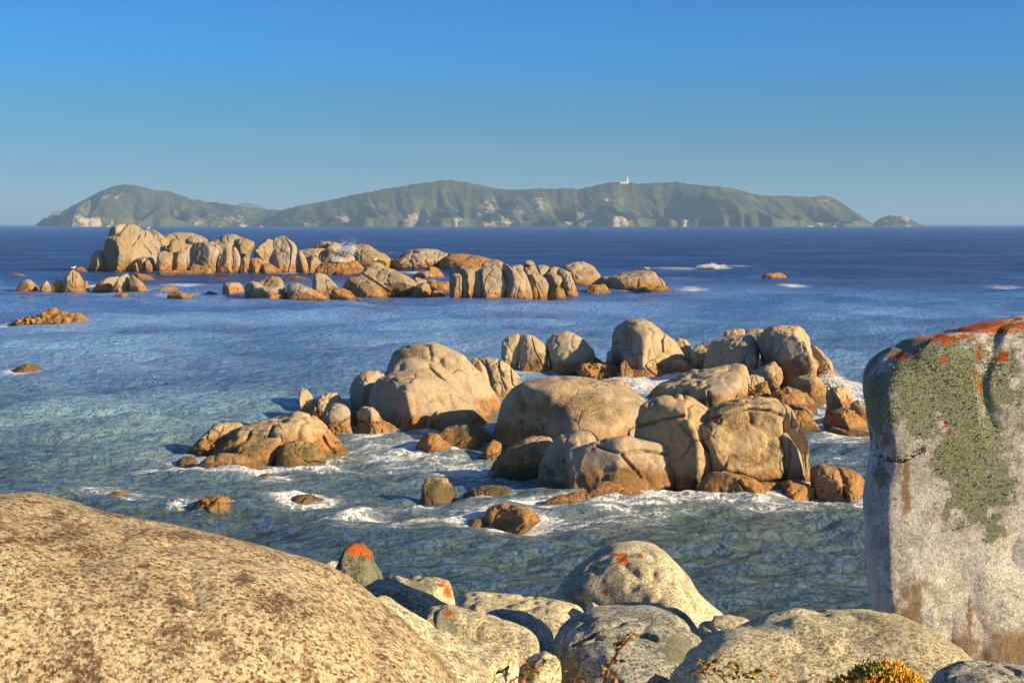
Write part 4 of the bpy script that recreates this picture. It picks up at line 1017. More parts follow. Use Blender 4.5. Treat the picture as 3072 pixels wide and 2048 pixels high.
FOAM = [  # photo place (2352 wide), size there, strength
    (960, 1040, 170, 26, 0.80), (1060, 1075, 100, 20, 0.75), (900, 1075, 170, 18, 0.45), (840, 1020, 60, 12, 0.6), (1180, 1110, 60, 14, 0.5),
    (830, 1190, 80, 8, 0.95), (960, 1205, 190, 22, 0.62), (1120, 1180, 130, 18, 0.75), (1250, 1200, 140, 26, 0.75), (1420, 1195, 160, 24, 0.62), (1380, 1225, 150, 14, 0.5),
    (1300, 1175, 70, 12, 0.7), (1620, 1180, 130, 14, 0.6), (1750, 1170, 130, 10, 0.5), (1900, 1175, 80, 12, 0.6), (1900, 1060, 90, 34, 0.5), (1930, 1010, 60, 16, 0.75),
    (1470, 880, 90, 14, 1.2), (1560, 878, 60, 9, 1.2), (1500, 895, 60, 12, 0.8), (1930, 905, 45, 30, 1.1), (1905, 950, 30, 26, 0.9), (1965, 890, 40, 18, 0.9),
    (400, 1050, 80, 10, 0.6), (480, 1075, 120, 10, 0.5), (640, 1085, 160, 10, 0.5), (630, 1142, 40, 7, 0.8), (520, 1130, 200, 8, 0.2), (1060, 1010, 80, 10, 0.5),
    (15, 745, 28, 4, 0.9), (14, 846, 24, 5, 1.0), (420, 655, 60, 4, 0.8), (225, 655, 24, 7, 1.1), (400, 678, 60, 3, 0.7), (320, 670, 40, 4, 0.8), (430, 625, 80, 3, 0.7),
    (560, 628, 90, 2.5, 0.6), (650, 627, 60, 2.5, 0.7), (960, 625, 50, 5, 0.8), (800, 650, 60, 3, 0.3), (1350, 640, 60, 4, 0.5), (1590, 663, 40, 3, 0.8), (1430, 665, 40, 3, 0.7),
    (1560, 616, 90, 2.0, 0.7), (1640, 612, 26, 4, 1.3), (1690, 611, 40, 2.0, 0.7), (1820, 656, 32, 3, 1.0), (1740, 636, 40, 2, 0.6), (1560, 640, 80, 8, 0.28), (1700, 650, 80, 6, 0.25),
    (2320, 660, 60, 3, 0.7), (2180, 636, 40, 2, 0.5), (2260, 606, 60, 2, 0.4), (560, 690, 80, 3, 0.3), (900, 580, 8, 2, 0.6)]
def build_sea():
    nr, nc = 560, 780
    dy = np.linspace(CAMH * FPX / 18.0, 0.55, nr)
    Yr = CAMH * FPX / dy
    u = np.linspace(-1, 1, nc)
    X = (u[None, :] * (0.42 * Yr[:, None] + 10)).ravel()
    Y = np.repeat(Yr, nc)
    dYr = np.abs(np.gradient(Yr))
    dYv = np.repeat(dYr, nc)
    Z = np.zeros(nr * nc)
    rng = np.random.RandomState(3)
    near = Yr < 900
    nn = int(near.sum()) * nc
    xs, ys, dv = X[:nn], Y[:nn], dYv[:nn]
    wob = 6 * fbm(np.stack([xs * 0.03, ys * 0.03, xs * 0], 1), 2, 40)
    for k in range(64):
        lam = 0.45 * (22 / 0.45) ** (rng.uniform() ** 1.15)
        a = math.radians(rng.normal(-80, 38))
        kx, ky = math.cos(a) * 2 * math.pi / lam, math.sin(a) * 2 * math.pi / lam
        amp = (0.0085 if lam < 2.2 else 0.0062) * lam if lam < 6 else 0.036
        fade = 1 - sstep(lam / 3.2, lam / 1.8, dv)
        ph = kx * xs + ky * ys + rng.uniform(0, 6.28) + wob * min(1.0, 2.0 / lam + 0.2)
        s = np.sin(ph)
        Z[:nn] += amp * fade * (s + 0.25 * np.sin(2 * ph + 1.57))
    calm = sstep(20, 45, ys) * 0.4 + 0.75
    Z[:nn] *= calm
    foam = np.zeros(nr * nc)
    for (rx, ry, hw, hd, st) in ROCKS:
        if st <= 0:
            continue
        reach = 0.35 + 0.12 * min(hw, hd) + 0.004 * ry
        m = (np.abs(X - rx) < hw + 4 * reach) & (np.abs(Y - ry) < hd + 4 * reach)
        if not m.any():
            continue
        e = np.hypot((X[m] - rx) / max(hw, 0.05), (Y[m] - ry) / max(hd, 0.05))
        out = np.maximum(e - 1, 0) * min(hw, hd)
        foam[m] = np.maximum(foam[m], st * 1.05 * np.exp(-(out / reach) ** 2))
    for (fx, fy, sx, sy, st) in FOAM:
        st = st * (0.82 if fy > 1170 else 1.0)
        cx, cyy = on_sea(*D2S((fx, fy)))
        y2 = on_sea(*D2S((fx, fy - sy)))[1]
        y1 = on_sea(*D2S((fx, fy + sy)))[1]
        ryy = (y2 - y1) / 2
        rxx = sx * 3072 / 2352.0 / FPX * cyy
        m = (np.abs(X - cx) < 2 * rxx) & (np.abs(Y - cyy) < 2 * ryy + 1)
        e = ((X[m] - cx) / rxx) ** 2 + ((Y[m] - cyy) / ryy) ** 2
        foam[m] = np.maximum(foam[m], st * np.exp(-e * 0.8))
    # breaking crests rolling in
    for line, hgt, wid in (('760,1195 850,1180 950,1176 1060,1171 1130,1166', 0.20, 0.5), ('870,1034 960,1030 1060,1040', 0.18, 0.6), ('900,1052 1000,1056 1100,1058', 0.14, 0.5),
                           ('1620,612 1655,612', 0.9, 2.2), ('560,1085 700,1083 800,1080', 0.10, 0.5), ('1240,1190 1330,1180 1500,1190', 0.12, 0.5)):
        ln = [on_sea(*D2S(tuple(map(float, q.split(','))))) for q in line.split()]
        m = (X > min(p[0] for p in ln) - 4 * wid) & (X < max(p[0] for p in ln) + 4 * wid) & (Y > min(p[1] for p in ln) - 4 * wid) & (Y < max(p[1] for p in ln) + 4 * wid)
        d = seg_dist(X[m], Y[m], ln)
        br = 0.7 + 0.6 * fbm(np.stack([X[m] * 1.3, Y[m] * 1.3, X[m] * 0], 1), 3, 77)
        Z[m] += hgt * br * np.exp(-(d / wid) ** 2)
        foam[m] = np.maximum(foam[m], 0.95 * br * np.exp(-(d / wid / 0.9) ** 2))
    chop = fbm(np.stack([X * 2.2, Y * 2.2, X * 0], 1)[:nn], 3, 55)
    Z[:nn] += np.clip(foam[:nn], 0, 1) * 0.07 * chop * (dv < 0.5)
    i = np.arange((nr - 1) * nc).reshape(nr - 1, nc)[:, :-1].ravel()
    F = np.stack([i, i + 1, i + nc + 1, i + nc], 1)
    o = mesh_obj('sea', np.stack([X, Y, Z], 1), F, sea_material())
    fattr(o, 'foam', foam)
    fattr(o, 'far', sstep(45, 260, Y))
    fattr(o, 'shallow', 0.62 * (1 - sstep(26, 62, Y + 4 * wob_all(X, Y))))
    o['kind'] = 'structure'
def wob_all(X, Y):
    return fbm(np.stack([np.clip(X, -500, 500) * 0.15, np.clip(Y, 0, 500) * 0.15, X * 0], 1), 3, 61)
build_sea()

# ------------------------------------------------------------------ spray thrown up where the swell hits rock
t = NT('sea_spray')
dfs = t.n('ShaderNodeBsdfDiffuse')
dfs.inputs['Color'].default_value = (0.86, 0.87, 0.88, 1)
tls = t.n('ShaderNodeBsdfTranslucent')
tls.inputs['Color'].default_value = (0.86, 0.87, 0.88, 1)
mxs = t.n('ShaderNodeMixShader')
mxs.inputs[0].default_value = 0.4
t.link(dfs.outputs[0], mxs.inputs[1])
t.link(tls.outputs[0], mxs.inputs[2])
t.link(mxs.outputs[0], t.out.inputs['Surface'])
MAT_SPRAY = t.m
def spray(label, px, py, Y, wid, hgt, n, drop, dep, seed, lean=0.0):
    rng = np.random.RandomState(seed)
    x, z = at(*D2S((px, py)), Y)
    z = max(z, 0)
    v0, f0 = ico(0)
    hh = np.abs(rng.normal(0, 0.42, n)) ** 1.15
    jets = rng.uniform(-1, 1, 9)
    jet = jets[rng.randint(0, 9, n)]
    px_ = jet * wid * 0.8 + rng.normal(0, 0.22, n) * wid * (0.5 + hh)
    fall = 1 - 0.55 * np.abs(px_ / wid)
    C = np.stack([x + px_ + lean * hh * hgt, Y + rng.normal(0, 0.4, n) * dep, z - 0.05 + hh * hgt * np.clip(fall, 0.15, 1) + rng.normal(0, 0.10, n) * hgt], 1)
    r = drop * rng.uniform(0.35, 1.2, n) * np.clip(1.5 - hh, 0.35, 1.5)
    V = (C[:, None, :] + v0[None] * r[:, None, None] * np.array([1, 1, 1.2])).reshape(-1, 3)
    Fc = (f0[None] + (np.arange(n) * 12)[:, None, None]).reshape(-1, 3)
    o = mesh_obj('sea_spray', V, Fc, MAT_SPRAY)
    o['kind'] = 'stuff'
    o['label'] = label
    o['category'] = 'spray'
Ys = on_sea(*D2S((1915, 905)))[1]
spray('tall white splash bursting at the right end of the middle outcrop', 1902, 900, Ys, 0.8, 0.9, 7000, 0.032, 0.6, 1)
spray('white surf breaking below the tallest back boulder', 1440, 882, on_sea(*D2S((1440, 882)))[1], 1.15, 0.42, 4200, 0.028, 0.5, 2)
spray('small white surf in the notch of the back boulders', 1555, 874, on_sea(*D2S((1555, 876)))[1], 0.9, 0.22, 1200, 0.024, 0.4, 3)
spray('thin plume of spray above the far reef', 792, 578, BY_KEY['sprayrock'][1][:, 1].mean() - 1.5, 1.7, 2.6, 800, 0.045, 1.0, 4, 0.2)
spray('white wash at the foot of the far reef boulders', 775, 598, BY_KEY['sprayrock'][1][:, 1].min() - 0.3, 1.0, 0.9, 700, 0.06, 0.5, 5)
spray('white breaker rising in open water at the right', 1636, 614, on_sea(*D2S((1636, 616)))[1], 2.0, 0.75, 3000, 0.055, 1.0, 6)
spray('small splash at the split orange boulder', 1888, 1168, on_sea(*D2S((1888, 1172)))[1], 0.22, 0.16, 260, 0.012, 0.15, 7)

# ------------------------------------------------------------------ islands on the horizon
def island_material():
    t = NT('island_scrub')
    P = t.pos()
    n1 = t.noise(0.012, 6, 0.62, P)
    n2 = t.noise(0.05, 5, 0.65, P)
    grass = t.ramp(n1, [(0.32, (0.032, 0.036, 0.020)), (0.5, (0.068, 0.074, 0.030)), (0.68, (0.14, 0.14, 0.055))])
    grass = t.mix(t.step(n2, 0.5, 0.68), grass, (0.065, 0.075, 0.04))
    rock = t.mix(n2, (0.20, 0.165, 0.11), (0.52, 0.42, 0.29))
    k = t.math('ADD', t.attr('rock'), t.math('MULTIPLY', t.math('SUBTRACT', n2, 0.5), 1.7))
    c = t.mix(t.step(k, 0.42, 0.72), grass, rock)
    t.principled(c, 0.95, t.bump(n2, 0.8, 12.0), 0.1)
    return t.m
MAT_ISL = island_material()

def island(label, prof, Yr, front, back, seed, amp=1.0, nx=420, nv=120, rockb=None):
    pts = [at(*D2S(p), Yr) for p in prof]
    px = np.array([p[0] for p in pts])
    pz = np.array([p[1] for p in pts])
    x = np.linspace(px.min() - 5, px.max() + 5, nx)
    Hs = np.interp(x, px, pz)
    ker = np.hanning(9)
    Hs = np.convolve(np.pad(Hs, 4, 'edge'), ker / ker.sum(), 'valid')
    Hs = Hs + 1.4 * vnoise(np.stack([x / 14, x * 0, x * 0], 1), seed)
    v = np.concatenate([np.linspace(0, 1, int(nv * 0.8)), np.linspace(1.02, 1.7, nv - int(nv * 0.8))])
    Xg, Vg = np.meshgrid(x, v)
    Xf, Vf = Xg.ravel(), Vg.ravel()
    Hf = np.tile(Hs, len(v))
    hn = np.clip(Hf / max(pz.max(), 1), 0.05, 1)
    # spurs and gullies run down to the water
    spur = fbm(np.stack([Xf / 210 + 3, Vf * 0.55, Xf * 0 + seed], 1), 4, seed, 0.55)
    gul = 1 - np.abs(fbm(np.stack([Xf / 120 + Vf * 0.9, Vf * 0.7, Xf * 0 + seed * 2], 1), 4, seed + 5, 0.55)) * 2.2
    fr = front * (0.06 + 0.94 * hn) * (1 + 0.55 * spur * (1 - Vf))
    Yf = np.where(Vf <= 1, Yr - fr * (1 - Vf), Yr + back * (Vf - 1) / 0.7)
    vv = np.clip(Vf, 0, 1)
    cliff = 0.20 * sstep(0.0, 0.07, vv)
    rise = cliff + (1 - 0.20) * (vv ** 1.05) * (0.55 + 0.45 * vv)
    side = 4 * vv * (1 - vv)
    h = Hf * (rise + amp * side * (0.62 * spur - 0.36 * np.clip(gul, 0, 1)))
    h = np.minimum(h, Hf * (0.25 + 0.75 * vv) + 4)
    bk = np.clip((Vf - 1) / 0.7, 0, 1)
    Zf = np.where(Vf <= 1, h, Hf * (1 - bk ** 1.5) - 3 * bk) - 2.5 * (vv < 0.004)
    Zf = Zf + 1.6 * fbm(np.stack([Xf / 22, Yf / 22, Xf * 0], 1), 3, seed + 30) * side
    i = np.arange((len(v) - 1) * nx).reshape(len(v) - 1, nx)[:, :-1].ravel()
    F = np.stack([i, i + 1, i + nx + 1, i + nx], 1)
    o = mesh_obj('island', np.stack([Xf, Yf, Zf], 1), F, MAT_ISL)
    rk = (1 - sstep(0.04, 0.22, vv)) * np.clip(0.16 + 1.0 * fbm(np.stack([Xf / 45, Vf * 4, Xf * 0], 1), 4, seed + 44), 0, 1) + 0.25 * np.clip(spur, 0, 1)
    for (bx, by, br, bs) in (rockb or []):
        wx, wz = at(*D2S((bx, by)), Yr)
        e = np.hypot(Xf - wx, (Zf - wz) * 1.2) / br
        rk = np.maximum(rk, bs * np.exp(-e * e))
    fattr(o, 'rock', rk)
    o['kind'] = 'structure'
    o['label'] = label
    return o, x, Hs

L_PROF = [(98, 514.5), (112, 497), (124, 487), (140, 483), (150, 482), (190, 460), (230, 440), (265, 426), (290, 423), (320, 427), (355, 436), (385, 438), (410, 447), (440, 458),
          (465, 462), (490, 467), (520, 470), (545, 473), (580, 477), (610, 480), (650, 484), (700, 492), (760, 514.5)]
M_PROF = [(600, 514.5), (625, 497), (650, 483), (700, 470), (760, 460), (820, 446), (900, 432), (960, 422), (1010, 415), (1045, 415), (1080, 420), (1120, 430), (1170, 437), (1230, 434), (1290, 433),
          (1330, 434), (1370, 427), (1400, 419), (1440, 419), (1470, 422), (1520, 420), (1560, 419), (1610, 427), (1650, 428), (1690, 437), (1750, 449), (1800, 450), (1850, 453), (1890, 450), (1910, 453),
          (1940, 470), (1980, 497), (2005, 514.5)]
S_PROF = [(2004, 515), (2012, 508), (2022, 502), (2032, 497), (2050, 495.5), (2074, 496), (2086, 500), (2096, 507), (2114, 515)]
island('steep green island hill at the left end', L_PROF, 4700, 420, 500, 4, rockb=[(138, 492, 26, 1.0), (285, 455, 14, 0.7), (360, 435, 10, 0.5), (490, 503, 40, 0.6), (560, 507, 60, 0.5)])
ISL, ix, ih = island('long green island carrying the lighthouse', M_PROF, 4400, 520, 600, 9, nx=620, rockb=[(800, 507, 30, 0.9), (960, 502, 26, 0.9), (1180, 498, 40, 0.9), (1240, 470, 40, 0.6), (1390, 465, 26, 0.5), (1890, 456, 26, 0.5), (1330, 500, 30, 0.7), (1130, 480, 40, 0.6)])
island('small flat-topped rocky islet right of the long island', S_PROF, 4300, 60, 60, 15, nx=120, nv=60, rockb=[(2078, 500, 14, 1.0), (2040, 505, 40, 0.4)])
# a pale mountain far beyond the saddle
prof = [at(*D2S(p), 11000) for p in [(500, 512), (535, 476), (552, 467), (566, 465), (582, 468), (600, 474), (630, 490), (700, 512)]]
V, F = [], []
for k, (x, z) in enumerate(prof):
    V += [(x, 10700, -5), (x, 11000, z), (x, 11400, -5)]
    if k:
        a = 3 * (k - 1)
        F += [(a, a + 3, a + 4, a + 1), (a + 1, a + 4, a + 5, a + 2)]
mt = mixed_obj('mountain', V, F, MAT_ISL, smooth=True)
mt['kind'] = 'structure'

def cyl(cx, cy, z0, z1, r0, r1, n=16):
    a = np.linspace(0, 2 * np.pi, n, endpoint=False)
    v = [(cx + r0 * math.cos(q), cy + r0 * math.sin(q), z0) for q in a] + [(cx + r1 * math.cos(q), cy + r1 * math.sin(q), z1) for q in a]
    f = [(i, (i + 1) % n, n + (i + 1) % n, n + i) for i in range(n)] + [tuple(range(n, 2 * n)), tuple(range(n - 1, -1, -1))]
    return v, f
def boxv(x0, x1, y0, y1, z0, z1):
    v = [(x, y, z) for z in (z0, z1) for y in (y0, y1) for x in (x0, x1)]
    return v, [(0, 2, 3, 1), (4, 5, 7, 6), (0, 1, 5, 4), (1, 3, 7, 5), (3, 2, 6, 7), (2, 0, 4, 6)]

WHITE = plain('white_render', (0.80, 0.80, 0.76))
ROOF = plain('grey_roof', (0.16, 0.19, 0.18))
GLASSM = plain('lantern_glass', (0.55, 0.72, 0.78), 0.2)
DARKW = plain('dark_window', (0.05, 0.06, 0.07), 0.3)
lx, lz = at(1880, 545, 4400)
ly = 4398
lz = float(np.interp(lx, ix, ih)) - 0.5
lh = bpy.data.objects.new('lighthouse', None)
col.objects.link(lh)
lh.location = (lx, ly, lz)
tag(lh, 'small white lighthouse with a keeper house on the island ridge', 'lighthouse')
S = 1.0
v, f = cyl(1.4, 0, -1.5, 11.5, 2.7, 2.5, 8); mixed_obj('tower', v, f, WHITE, lh)
v, f = cyl(1.4, 0, 11.5, 12.6, 3.3, 3.3, 8); mixed_obj('gallery', v, f, WHITE, lh)
v, f = cyl(1.4, 0, 12.6, 16.2, 1.7, 1.7, 8); mixed_obj('lantern', v, f, GLASSM, lh)
v, f = cyl(1.4, 0, 16.2, 18.6, 2.0, 0.3, 8); mixed_obj('lantern_roof', v, f, WHITE, lh)
v, f = boxv(-19, -1.0, -4.5, 4.5, -2, 5.4); house = mixed_obj('keeper_house', v, f, WHITE, lh)
v = [(-19.6, -5.2, 5.4), (-0.9, -5.2, 5.4), (-0.9, 5.2, 5.4), (-19.6, 5.2, 5.4), (-18, 0, 8.0), (-1.2, 0, 8.0)]
mixed_obj('roof', v, [(0, 1, 5, 4), (2, 3, 4, 5), (0, 4, 3), (1, 2, 5), (0, 3, 2, 1)], ROOF, lh)
for k in range(4):
    v, f = boxv(-16.5 + k * 3.8, -15.0 + k * 3.8, -4.62, -4.4, 1.6, 3.8)
    mixed_obj('window', v, f, DARKW, house)

# wood on the saddle of the left hill and bushes on the ridge
t = NT('far_wood_leaves')
t.principled(t.mix(t.noise(0.2, 3, 0.6, t.pos()), (0.03, 0.04, 0.025), (0.06, 0.075, 0.035)), 0.95)
V, F = [], []
rng = np.random.RandomState(8)
v0, f0 = ico(1)
clumps = [(488 + rng.normal(0, 6), 466.0, 4690) for _ in range(26)] + [(512 + rng.normal(0, 6), 469.0, 4690) for _ in range(16)] + [(x, 0, 4392) for x in rng.uniform(660, 1000, 22)] + [(x, 0, 4395) for x in rng.uniform(1335, 1400, 14)] + [(x, 0, 4395) for x in rng.uniform(1450, 1640, 10)]
for k, (dx, dyy, yy) in enumerate(clumps):
    if dyy:
        x, z = at(*D2S((dx, dyy + 2)), yy)
    else:
        x = at(*D2S((dx, 450)), yy)[0]
        z = float(np.interp(x, ix, ih)) - 0.8
    r = rng.uniform(2.2, 4.6) if dyy else rng.uniform(1.4, 3.0)
    vv = v0 * (r * (1 + 0.3 * rng.uniform(-1, 1, (len(v0), 1)))) * np.array([1, 1, 0.8]) + np.array([x, yy, z + 0.3 * r])
    V.append(vv)
    F.append(f0 + k * len(v0))
wd = mesh_obj('distant_wood', np.concatenate(V), np.concatenate(F), t.m, smooth=False)
wd['kind'] = 'stuff'
wd['label'] = 'dark trees and bushes along the island skyline'
wd['category'] = 'wood'

# white surf lying against the island shores
V, F = [], []
for k, (dx, w, h) in enumerate([(248, 8, 1.7), (505, 8, 1.6), (556, 11, 1.7), (600, 6, 1.6), (1240, 7, 1.6), (1282, 10, 1.9), (1437, 11, 2.2), (1858, 18, 1.8), (1915, 12, 1.7)]):
    yy = 4050
    x = at(*D2S((dx, 500)), yy)[0]
    hw = w * 3072 / 2352.0 / FPX * yy / 2
    vv = v0 * np.array([hw, 10, h]) * (1 + 0.25 * rng.uniform(-1, 1, (len(v0), 1))) + np.array([x, yy, 0.2])
    V.append(vv)
    F.append(f0 + k * len(v0))
sf = mesh_obj('shore_surf', np.concatenate(V), np.concatenate(F), MAT_SPRAY)
sf['kind'] = 'stuff'
sf['label'] = 'white surf along the foot of the islands'
sf['category'] = 'surf'

# ------------------------------------------------------------------ gulls resting on the rocks
GW = plain('gull_white', (0.82, 0.82, 0.80))
GG = plain('gull_grey_wing', (0.30, 0.31, 0.33))
GB = plain('gull_bill', (0.62, 0.36, 0.04))
GL = plain('gull_leg', (0.45, 0.25, 0.18))
def ring_body(path, rad, n=14):
    V, F = [], []
    for k, ((x, z), (ry, rz)) in enumerate(zip(path, rad)):
        a = np.linspace(0, 2 * np.pi, n, endpoint=False)
        V += [(x, ry * math.cos(q), z + rz * math.sin(q)) for q in a]
        if k:
            F += [((k - 1) * n + i, (k - 1) * n + (i + 1) % n, k * n + (i + 1) % n, k * n + i) for i in range(n)]
    F += [tuple(range(n - 1, -1, -1)), tuple(range(len(V) - n, len(V)))]
    return V, F
def gull(label, key, dx, dyy, rz, scale=1.0):
    o_, p = BY_KEY[key]
    Yp = float(np.median(p[:, 1]))
    x = at(*D2S((dx, dyy)), Yp)[0]
    d = np.hypot(p[:, 0] - x, 0)
    near = p[d < 0.35] if (d < 0.35).any() else p[np.argsort(d)[:30]]
    top = near[np.argmax(near[:, 2])]
    e = bpy.data.objects.new('gull', None)
    col.objects.link(e)
    e.location = (float(top[0]), float(top[1]), float(top[2]) - 0.01)
    e.rotation_euler = (0, 0, rz)
    e.scale = (scale,) * 3
    tag(e, label, 'gull', 'gulls resting on the rocks')
    v, f = ring_body([(-0.36, 0.20), (-0.30, 0.205), (-0.18, 0.20), (-0.04, 0.19), (0.08, 0.20), (0.16, 0.245), (0.185, 0.30), (0.205, 0.335), (0.235, 0.345), (0.26, 0.34)],
                     [(0.012, 0.006), (0.03, 0.018), (0.065, 0.06), (0.085, 0.085), (0.082, 0.085), (0.055, 0.06), (0.04, 0.042), (0.042, 0.043), (0.034, 0.034), (0.010, 0.012)])
    mixed_obj('body', v, f, GW, e, True)
    for s in (-1, 1):
        v, f = ring_body([(-0.34, 0.225), (-0.2, 0.235), (-0.05, 0.23), (0.07, 0.22)], [(0.006, 0.01), (0.014, 0.045), (0.016, 0.06), (0.006, 0.03)], 10)
        v = [(a, b + s * 0.078, c) for a, b, c in v]
        mixed_obj('wing', v, f, GG, e, True)
        v, f = cyl(0.0, s * 0.03, 0.0, 0.13, 0.007, 0.009, 6)
        mixed_obj('leg', v, f, GL, e)
    v, f = ring_body([(0.255, 0.338), (0.29, 0.333), (0.315, 0.325)], [(0.011, 0.012), (0.008, 0.010), (0.002, 0.003)], 8)
    mixed_obj('beak', v, f, GB, e, True)
gull('white gull on the tip of the peaked small left rock', 'gullpeak', 168, 616, 0.4, 1.05)
gull('white gull beside the broad block of the far reef', 'gullrock', 511, 566, 2.6, 1.05)
gull('white gull on top of the big tilted slab of the second row', 'tiltslab', 855, 599, 0.2, 1.05)
gull('white gull on the last boulder at the right end of the second row', 'gullend', 1481, 620, 3.3, 1.05)
gull('white gull on the tilted loaf slab near the far peak', 'tilt', 338, 527, 0.9, 1.05)

# ------------------------------------------------------------------ plants at the photographer's feet
def leafm(name, c1, c2):
    t = NT(name)
    rnd = t.n('ShaderNodeObjectInfo').outputs['Random']
    c = t.mix(rnd, c1, c2)
    c = t.mix(t.step(t.noise(160, 3, 0.6, t.pos()), 0.35, 0.65), c, tuple(x * 0.7 for x in c1))
    p = t.principled(c, 0.55, None, 0.3)
    return t.m
LEAF_G = leafm('bramble_leaf_green', (0.16, 0.20, 0.03), (0.34, 0.30, 0.05))
LEAF_R = leafm('bramble_leaf_rusty', (0.36, 0.13, 0.03), (0.46, 0.26, 0.05))
STEM = plain('bramble_stem', (0.34, 0.14, 0.06))

def tube(pts, r0, r1, n=7):
    pts = [Vector(p) for p in pts]
    V, F = [], []
    for k, p in enumerate(pts):
        d = (pts[min(k + 1, len(pts) - 1)] - pts[max(k - 1, 0)]).normalized()
        a = d.cross(Vector((0.3, 1, 0.2))).normalized()
        b = d.cross(a)
        r = r0 + (r1 - r0) * k / max(1, len(pts) - 1)
        V += [tuple(p + (a * math.cos(2 * math.pi * i / n) + b * math.sin(2 * math.pi * i / n)) * r) for i in range(n)]
        if k:
            F += [((k - 1) * n + i, (k - 1) * n + (i + 1) % n, k * n + (i + 1) % n, k * n + i) for i in range(n)]
    F += [tuple(range(n - 1, -1, -1)), tuple(range(len(V) - n, len(V)))]
    return V, F
def leaf_mesh(name, mat):
    # toothed oval blade, folded along the midrib and curled at the tip
    prof = [(0, 0.0), (0.12, 0.20), (0.22, 0.27), (0.36, 0.36), (0.46, 0.31), (0.60, 0.32), (0.72, 0.22), (0.86, 0.14), (1.0, 0.0)]
    V, F = [], []
    for t_, w in prof:
        z = 0.10 * math.sin(t_ * 3.1) - 0.25 * t_ * t_
        V += [(t_, -w, z + 0.35 * w), (t_, 0, z), (t_, w, z + 0.35 * w)]
    for k in range(len(prof) - 1):
        a = 3 * k
        F += [(a, a + 3, a + 4, a + 1), (a + 1, a + 4, a + 5, a + 2)]
    me = bpy.data.meshes.new(name)
    me.from_pydata(V, [], F)
    me.materials.append(mat)
    return me
LM_G, LM_R = leaf_mesh('leaf_green', LEAF_G), leaf_mesh('leaf_rusty', LEAF_R)

def bramble(label, win, line, Y, leaves, seed, r=0.006, red=0.5, size=0.045):
    rng = random.Random(seed)
    pts = []
    for k, (sx, sy) in enumerate(wpts(win, line)):
        x, z = at(sx, sy, Y - 0.05 * k * 0.3)
        pts.append(Vector((x, Y - 0.05 * k * 0.3, z)))
    foot = Vector((pts[0].x - 0.05, Y + 0.02, ground_z(Y) - 0.05))
    e = bpy.data.objects.new('bramble', None)
    col.objects.link(e)
    e.location = foot
    tag(e, label, 'bramble', 'bramble shoots at the bottom edge')
    loc = [p - foot for p in [foot, (foot + pts[0]) / 2 + Vector((0.03, 0, 0))] + pts]
    fine = []
    for a, b in zip(loc[:-1], loc[1:]):
        for q in range(4):
            fine.append(a.lerp(b, q / 4) + Vector((rng.uniform(-1, 1), rng.uniform(-1, 1), rng.uniform(-1, 1))) * 0.0025)
    fine.append(loc[-1])
    v, f = tube(fine, r, r * 0.45)
    mixed_obj('stem', v, f, STEM, e, True)
    for sx, sy, n in [tuple(map(float, q.split(','))) for q in leaves.split()]:
        (px_, py_), = wpts(win, f'{sx},{sy}')
        x, z = at(px_, py_, Y - 0.03)
        c = Vector((x, Y - 0.03, z)) - foot
        for q in range(int(n)):
            o = bpy.data.objects.new('leaf', LM_R if rng.random() < red else LM_G)
            col.objects.link(o)
            o.parent = e
            o.location = c + Vector((rng.uniform(-1, 1), rng.uniform(-1, 1), rng.uniform(-1, 1))) * 0.008
            o.rotation_euler = (rng.uniform(-0.9, 0.9), rng.uniform(-0.9, 0.3), rng.uniform(0, 6.28))
            s = size * rng.uniform(0.7, 1.25)
            o.scale = (s, s, s)
    return e
bramble('tall reddish bramble shoot standing up before the grey round boulder', 'F', '1648,890 1668,830 1690,770 1735,700 1770,660 1800,625', 8.2,
        '1800,625,6 1775,645,3 1712,690,4 1745,672,2 1700,770,3 1740,770,3 1640,805,2 1690,860,3 1655,830,2 1720,720,2', 1, 0.011, 0.75, 0.048)
bramble('leafy green-tipped bramble trailing over the long cream boulder', 'G', '420,1590 360,1540 320,1510 290,1495', 7.6,
        '290,1490,4 265,1520,3 330,1480,3 310,1510,3 345,1520,3 395,1500,3 440,1520,3 470,1545,3 500,1530,3 430,1550,3 565,1545,3 515,1555,2 380,1545,2 255,1545,2', 2, 0.005, 0.35)
bramble('small rusty bramble shoot by the little cream boulder', 'F', '1110,900 1160,860 1230,835 1290,800 1330,770', 8.0,
        '1330,765,3 1310,790,3 1260,800,3 1240,830,3 1210,790,3 1200,850,2 1100,820,3 1140,820,2 1290,845,2', 3, 0.005, 0.8)
bramble('short bramble tip at the bottom edge left of the tall shoot', 'F', '1500,910 1490,880 1480,865', 8.0, '1480,862,4 1495,870,3 1440,825,1 1510,880,2', 4, 0.004, 0.6, 0.03)
bramble('green bramble twig poking from the yellow succulent clump', 'G', '1010,1600 1040,1560 1080,1525 1110,1510', 7.25, '1110,1510,2 985,1500,4 1000,1515,3 1060,1515,2 1095,1500,2 960,1510,2', 5, 0.004, 0.1, 0.03)

